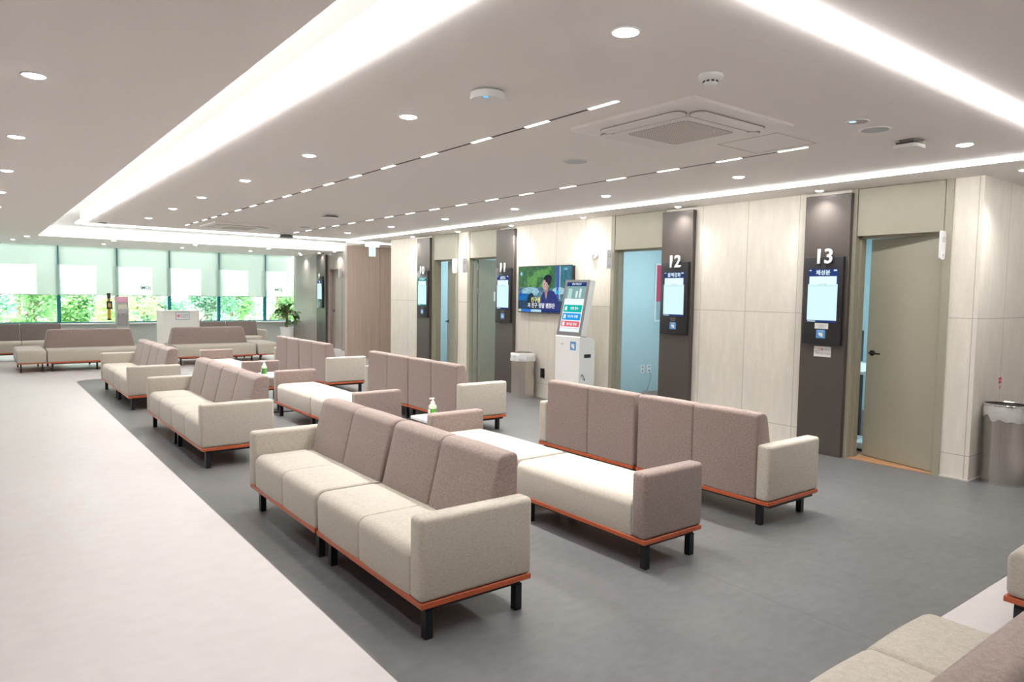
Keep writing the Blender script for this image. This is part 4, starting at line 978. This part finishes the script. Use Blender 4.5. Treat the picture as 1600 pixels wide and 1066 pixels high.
# ------------------------------------------------------------------ windows
TEALF = mat('teal_frame', (.02, .25, .30), .4)
def glassmat():
    m = bpy.data.materials.new('tinted_glass'); m.use_nodes = True; t = m.node_tree; t.nodes.clear()
    tr = t.nodes.new('ShaderNodeBsdfTransparent'); tr.inputs[0].default_value = (.94, .99, .975, 1)
    gl = t.nodes.new('ShaderNodeBsdfGlossy'); gl.inputs[1].default_value = .03
    fr = t.nodes.new('ShaderNodeFresnel'); fr.inputs[0].default_value = 1.45; mx = t.nodes.new('ShaderNodeMixShader'); o = t.nodes.new('ShaderNodeOutputMaterial')
    t.links.new(fr.outputs[0], mx.inputs[0]); t.links.new(tr.outputs[0], mx.inputs[1]); t.links.new(gl.outputs[0], mx.inputs[2]); t.links.new(mx.outputs[0], o.inputs[0]); return m
GLASS = glassmat()
def blindmat(name, col, tcol, tr_f, trl_f):
    m = bpy.data.materials.new(name); m.use_nodes = True; t = m.node_tree; t.nodes.clear()
    df = t.nodes.new('ShaderNodeBsdfDiffuse'); df.inputs[0].default_value = (*col, 1)
    tl = t.nodes.new('ShaderNodeBsdfTranslucent'); tl.inputs[0].default_value = (*tcol, 1)
    tr = t.nodes.new('ShaderNodeBsdfTransparent'); tr.inputs[0].default_value = (*tcol, 1)
    a = t.nodes.new('ShaderNodeMixShader'); a.inputs[0].default_value = trl_f; b = t.nodes.new('ShaderNodeMixShader'); b.inputs[0].default_value = tr_f
    o = t.nodes.new('ShaderNodeOutputMaterial')
    t.links.new(df.outputs[0], a.inputs[1]); t.links.new(tl.outputs[0], a.inputs[2]); t.links.new(a.outputs[0], b.inputs[1]); t.links.new(tr.outputs[0], b.inputs[2]); t.links.new(b.outputs[0], o.inputs[0]); return m
BLIND = blindmat('sheer_blind', (.84, .87, .86), (.90, .94, .925), .14, .54)
BLINDW = blindmat('white_blind_panel', (.86, .88, .87), (.97, 1.0, .99), .30, .85)
WLL = mat('window_sill_wall', (.62, .66, .63), .6)
SILLZ = .60
struct('wall_window_sill', box(-7, 7.45, YW, YW+.25, 0, SILLZ), WLL, smooth=False)
struct('trim_2', box(-7, 7.45, YW-.14, YW+.2, SILLZ, SILLZ+.03), mat('sill_white', (.93, .94, .93), .4), smooth=False)
MX = [-6.0, -4.74, -3.48, -2.22, -.96, .37, 1.646, 2.904, 4.125, 5.375, 6.64, 7.43]
for i in range(len(MX)-1):
    w = sgroup('window_%d' % (i+1), (MX[i], YW+.1, SILLZ))
    bm = NB(); add_box(bm, MX[i]-.04, MX[i]+.04, YW+.07, YW+.16, SILLZ+.03, H+.1); add_box(bm, MX[i]-.02, MX[i+1]-.02, YW+.08, YW+.14, SILLZ+.03, SILLZ+.06)
    obj('window_frame', bm, TEALF, w, smooth=False)
    obj('glass', box(MX[i]+.04, MX[i+1]-.04, YW+.105, YW+.115, SILLZ+.06, H+.1), GLASS, w, smooth=False)
BO = ['at the left frame edge', 'left of centre over the planter view', 'above the water dispenser', 'above the white counter', 'second from the slatted wall', 'narrow one next to the slatted wall']
PX = {5: (.30, 1.2), 6: (1.58, 2.447), 7: (2.80, 3.706), 8: (4.042, 4.899), 9: (5.278, 6.154), 10: (6.51, 7.247)}
for i in range(len(MX)-1):
    x0, x1 = MX[i]+.012, MX[i+1]-.012
    if i >= 5: lab = 'sheer pale green roller blind half lowered, %s' % BO[i-5]
    else: lab = 'sheer pale green roller blind left of the photographed view, window %s' % ORD[i]
    t = thing('roller_blind', lab, 'blind', ((x0+x1)/2, YW, H), 'roller blinds on the window wall')
    px = PX.get(i, (MX[i]-.07, MX[i]+.8))
    bm = NB(); add_box(bm, x0, x1, YW+.01, YW+.012, 2.055, H); add_box(bm, px[1]-.002, x1, YW+.01, YW+.012, 1.336, 2.055)
    bmesh.ops.remove_doubles(bm, verts=bm.verts[:], dist=1e-6)
    obj('fabric', bm, BLIND, t, smooth=False)
    obj('bottom_bar', box(x0, x1, YW+.003, YW+.018, 1.318, 1.336), mat('bar_white', (.86, .90, .88), .4), t, smooth=False)
    pn = obj('white_panel', box(px[0], px[1], YW-.012-.004*(i % 2), YW-.010-.004*(i % 2), 1.337, 2.06), BLINDW, t, smooth=False)
    pn['label'] = 'brighter white rectangle on the lower part of the blind'
    if i in (7, 10):
        bm = NB(); add_text(bm, 'JOMI', .115, ((3.54 if i == 7 else 6.99), YW-.02, 1.525), WALLY, .001, .002); bm.verts.ensure_lookup_table()
        cxm = 3.54 if i == 7 else 6.99
        for v in bm.verts: v.co.x = 2*cxm-v.co.x
        bmesh.ops.reverse_faces(bm, faces=bm.faces[:])
        obj('printed_logo', bm, mat('logo_grey', (.05, .12, .11), .6), pn, smooth=False)

# water dispenser with pink top, white post item, yellow hanging thermometer
t = thing('water_dispenser', 'grey water dispenser with a pink box on top by the windows', 'water dispenser', (2.83, 19.2, 0))
GD = mat('dispenser_grey', (.40, .40, .39), .4)
obj('body', box(2.70, 2.96, 19.1, 19.4, .0, 1.17, .01, 2), GD, t)
obj('front_display', box(2.73, 2.93, 19.09, 19.101, 1.0, 1.12, .003, 1), mat('dispenser_display', (.62, .64, .50), .4), t, smooth=False)
obj('tap_recess', box(2.725, 2.935, 19.088, 19.101, .62, .90, .003, 1), mat('dispenser_recess', (.30, .29, .29), .4), t, smooth=False)
for tx in (2.76, 2.86): obj('tap', box(tx, tx+.02, 19.06, 19.1, .84, .90), STEEL, t, smooth=False)
t = thing('cup_box', 'pink paper cup box on top of the water dispenser', 'box', (2.83, 19.2, 1.17)); obj('carton', box(2.70, 2.955, 19.12, 19.36, 1.171, 1.31, .004, 1), mat('pink_card', (.80, .42, .58), .6), t, smooth=False)
t = thing('wall_thermometer', 'yellow and black slim stick hanging in front of the window left of the dispenser', 'thermometer', (2.70, 20.25, 1.0))
obj('scale_strip', box(2.66, 2.73, 20.22, 20.24, .74, 1.25), mat('yellow_strip', (.72, .45, .06), .5), t, smooth=False)
obj('top_cap', box(2.655, 2.735, 20.215, 20.245, 1.25, 1.38), DARKP, t, smooth=False); obj('gauge', box(2.64, 2.77, 20.20, 20.22, .98, 1.18, .005, 1), mat('gauge_dark', (.05, .07, .05), .4), t, smooth=False); obj('gauge_window', box(2.67, 2.735, 20.195, 20.2, 1.03, 1.13), mat('gauge_orange', (.75, .45, .15), .5), t, smooth=False)
obj('bottom_cap', box(2.655, 2.735, 20.215, 20.245, .70, .74), DARKP, t, smooth=False)
# white counter with notice
t = thing('counter', 'tall white reception counter with a small framed notice by the windows', 'counter', (3.71, 17.5, 0)); CW = mat('counter_white', (.80, .79, .75), .5)
bm = NB(); add_prism(bm, round_poly([(3.31, 17.2), (4.12, 17.2), (4.12, 17.75), (3.31, 17.75)], [.06, .06, .01, .01], 5), 'z', 0, 1.0); obj('body', bm, CW, t, smooth=False)
bm = NB(); add_prism(bm, round_poly([(3.295, 17.185), (4.135, 17.185), (4.135, 17.76), (3.295, 17.76)], [.06, .06, .01, .01], 5), 'z', 1.0, 1.018); obj('top', bm, CW, t, smooth=False)
t = thing('framed_notice', 'small landscape notice with a pink round emblem on the white counter', 'notice', (3.745, 17.2, .9))
obj('frame', box(3.60, 3.895, 17.186, 17.1995, .81, .995, .002, 1), mat('notice_frame', (.42, .46, .50), .5), t, smooth=False)
sh = obj('sheet', box(3.615, 3.88, 17.184, 17.187, .826, .98), mat('notice_sheet', (.74, .78, .80), .5), t, smooth=False)
bm = NB(); add_lathe(bm, [(0, 17.1825), (.034, 17.1825), (.034, 17.184)], 3.66, 0, 24, 'y', .905); obj('emblem', bm, mat('pink_emblem', (.72, .20, .30), .5), sh)
bm = NB(); add_text(bm, '건강검진', .045, (3.785, 17.183, .92), WALLY, .001, .001); add_text(bm, '안내데스크', .036, (3.785, 17.183, .873), WALLY, .001, .001); obj('notice_text', bm, INKG, sh, smooth=False)

# potted plant
t = thing('potted_plant', 'leafy money tree in a tall white pot in the corner by the windows', 'plant', (6.6, 18.5, 0))
px_, py_ = 6.60, 18.5
bm = NB(); add_lathe(bm, [(0, 0), (.125, 0), (.165, .50), (.18, .545), (.165, .548), (.16, .52), (0, .51)], px_, py_, 40); obj('pot', bm, mat('pot_white', (.80, .80, .80), .35), t)
bm = NB(); add_lathe(bm, [(0, .522), (.155, .522)], px_, py_, 30); obj('soil', bm, mat('soil', (.08, .05, .03), .9, noise=.4), t)
bm = NB()
for k in range(3):
    a = 2*PI*k/3; pts = [(px_+.022*math.cos(a+z*9), py_+.022*math.sin(a+z*9), .5+z) for z in [i*.05 for i in range(13)]]
    add_tube(bm, pts, .018, 8)
tips = []
rr = random.Random(21)
for k in range(17):
    a = k*2.4+rr.uniform(-.3, .3); r = rr.uniform(.08, .30); z0 = rr.uniform(.72, 1.05); z1 = z0+rr.uniform(-.10, .16)
    p0 = Vector((px_, py_, z0)); p2 = Vector((px_+r*math.cos(a), py_+r*math.sin(a), z1)); p1 = (p0+p2)/2+Vector((0, 0, .06))
    add_tube(bm, [p0, p1, p2], [.008, .005, .003], 6); tips.append((p2, a))
obj('trunk', bm, mat('bark', (.22, .14, .07), .8, noise=.3), t)
LEAF = mat('leaf_green', (.055, .15, .03), .4, noise=.35, nscale=12); LEAF.node_tree.nodes['Principled BSDF'].inputs['Subsurface Weight'].default_value = 0
def add_leaf(bm, base, d, L, Wd, droop=.3, upv=Vector((0, 0, 1))):
    d = d.normalized(); s = d.cross(upv)
    s = s.normalized() if s.length > .01 else Vector((1, 0, 0)); n = s.cross(d)
    rows = []
    for i in range(6):
        u = i/5; w = Wd*math.sin(PI*min(1, u*.9+.08))**.8*.5 if u < 1 else 0
        c = base + d*L*u - n*droop*L*u*u
        rows.append((bm.verts.new(c+s*w+n*.15*w), bm.verts.new(c), bm.verts.new(c-s*w+n*.15*w)))
    for A, B in zip(rows, rows[1:]):
        bm.faces.new((A[0], A[1], B[1], B[0])); bm.faces.new((A[1], A[2], B[2], B[1]))
bm = NB()
for p, a in tips:
    for q in range(6):
        aa = a+(q-2.5)*1.0+rr.uniform(-.2, .2); add_leaf(bm, p, Vector((math.cos(aa), math.sin(aa), rr.uniform(-.9, .5))), rr.uniform(.12, .18), rr.uniform(.075, .11), rr.uniform(.1, .5))
obj('foliage', bm, LEAF, t)

# ------------------------------------------------------------------ greenery outside
def leafmat(name, c1, c2):
    m, t, b = nt(name); tc = t.nodes.new('ShaderNodeTexCoord'); n = t.nodes.new('ShaderNodeTexNoise'); n.inputs['Scale'].default_value = 1.6; n.inputs['Detail'].default_value = 3
    t.links.new(tc.outputs['Object'], n.inputs['Vector']); mx = t.nodes.new('ShaderNodeMix'); mx.data_type = 'RGBA'; mx.inputs[6].default_value = (*c1, 1); mx.inputs[7].default_value = (*c2, 1)
    r = t.nodes.new('ShaderNodeMapRange'); r.inputs[1].default_value = .35; r.inputs[2].default_value = .65; t.links.new(n.outputs['Fac'], r.inputs[0]); t.links.new(r.outputs[0], mx.inputs[0])
    t.links.new(mx.outputs[2], b.inputs['Base Color']); b.inputs['Roughness'].default_value = .5
    tl = t.nodes.new('ShaderNodeBsdfTranslucent'); t.links.new(mx.outputs[2], tl.inputs[0]); ms = t.nodes.new('ShaderNodeMixShader'); ms.inputs[0].default_value = .45
    o = t.nodes['Material Output']; t.links.new(b.outputs[0], ms.inputs[1]); t.links.new(tl.outputs[0], ms.inputs[2]); t.links.new(ms.outputs[0], o.inputs[0]); return m
LV = [leafmat('tree_leaves_a', (.13, .33, .15), (.35, .60, .24)), leafmat('tree_leaves_b', (.10, .29, .19), (.30, .52, .36)), leafmat('tree_leaves_c', (.28, .48, .18), (.62, .76, .36))]
struct('ground', add_box(NB(), -30, 40, 21.6, 70, -3.3, -3.2), mat('outside_paving', (.62, .64, .58), .9, noise=.1, nscale=1), smooth=False)
def tree(x, y, top, rad, mi, label, seed, nleaf=3000):
    t = thing('tree', label, 'tree', (x, y, -3.2), 'trees outside the windows'); r_ = random.Random(seed)
    bm = NB(); add_tube(bm, [(x, y, -3.2), (x+.1, y, -1.5), (x-.05, y+.1, top-rad*1.2), (x, y, top-rad*.6)], [.12, .10, .07, .03], 8)
    blobs = []
    for k in range(13):
        a = r_.uniform(0, 2*PI); q = r_.uniform(.1, .72)*rad; z = top-rad+r_.uniform(-1.3, .7)*rad
        c = Vector((x+q*math.cos(a), y+q*math.sin(a)*.7, z)); blobs.append((c, rad*r_.uniform(.28, .5)))
        add_tube(bm, [(x, y, top-rad*1.2), tuple(c)], [.05, .015], 5)
    obj('trunk', bm, mat('outside_bark', (.25, .20, .14), .9), t)
    bm = NB()
    for k in range(nleaf):
        c, br = r_.choice(blobs); v = Vector((r_.gauss(0, 1), r_.gauss(0, 1), r_.gauss(0, 1))).normalized()*br*r_.uniform(.55, 1.1)
        p = c+v; d = Vector((r_.uniform(-1, 1), r_.uniform(-1, 1), r_.uniform(-.8, .5))).normalized(); s = d.orthogonal().normalized(); L = r_.uniform(.09, .18)
        q = [p, p+d*L*.5+s*L*.3, p+d*L, p+d*L*.5-s*L*.3]; bm.faces.new([bm.verts.new(z) for z in q])
    obj('foliage', bm, LV[mi], t, smooth=False)
TL = [(-3.6, 24.6, 2.0, 1.1, 0), (-1.1, 24.9, 1.9, 1.1, 1), (1.3, 24.3, 2.1, 1.1, 0), (3.8, 24.8, 1.6, 1.1, 2), (6.2, 24.4, 2.2, 1.1, 1), (8.6, 24.9, 2.3, 1.15, 0), (11.1, 24.6, 2.2, 1.1, 2),
      (-2.4, 29.0, 3.6, 1.5, 2), (1.2, 29.4, 4.2, 1.6, 0), (4.9, 29.0, 2.9, 1.5, 2), (8.6, 29.3, 4.3, 1.6, 1), (12.2, 29.0, 3.9, 1.5, 0),
      (0.1, 26.7, 2.1, 1.0, 1), (2.6, 26.7, 2.3, 1.0, 0), (5.1, 26.6, 2.0, 1.0, 1), (7.5, 26.7, 2.6, 1.0, 0), (9.9, 26.6, 2.3, 1.0, 2)]
TN = ['low, beyond the left frame edge', 'low, left of the first mullion', 'low, behind the left window sofa', 'low, behind the dispenser', 'low, right of the white counter', 'low, behind the right window sofa', 'low, behind the potted plant', 'distant, beyond the left frame edge', 'distant, left part of the window wall', 'distant, in the middle', 'distant, right part of the window wall', 'distant, beyond the slatted wall', 'middle distance, left window', 'middle distance, behind the dispenser', 'middle distance, behind the white counter', 'middle distance, right of the counter', 'middle distance, near the slatted wall']
for k, (x, y, tp, rd, mi) in enumerate(TL): tree(x, y, tp, rd, mi, 'leafy green tree outside the windows, '+TN[k], 40+k)
sun = bpy.data.lights.new('sun', 'SUN'); sun.energy = 5.0; sun.angle = .02; sun.color = (.97, 1, .97); so = bpy.data.objects.new('sun', sun); C.objects.link(so)
so.rotation_euler = (math.radians(38), 0, math.radians(25)); so.location = (0, 30, 20)
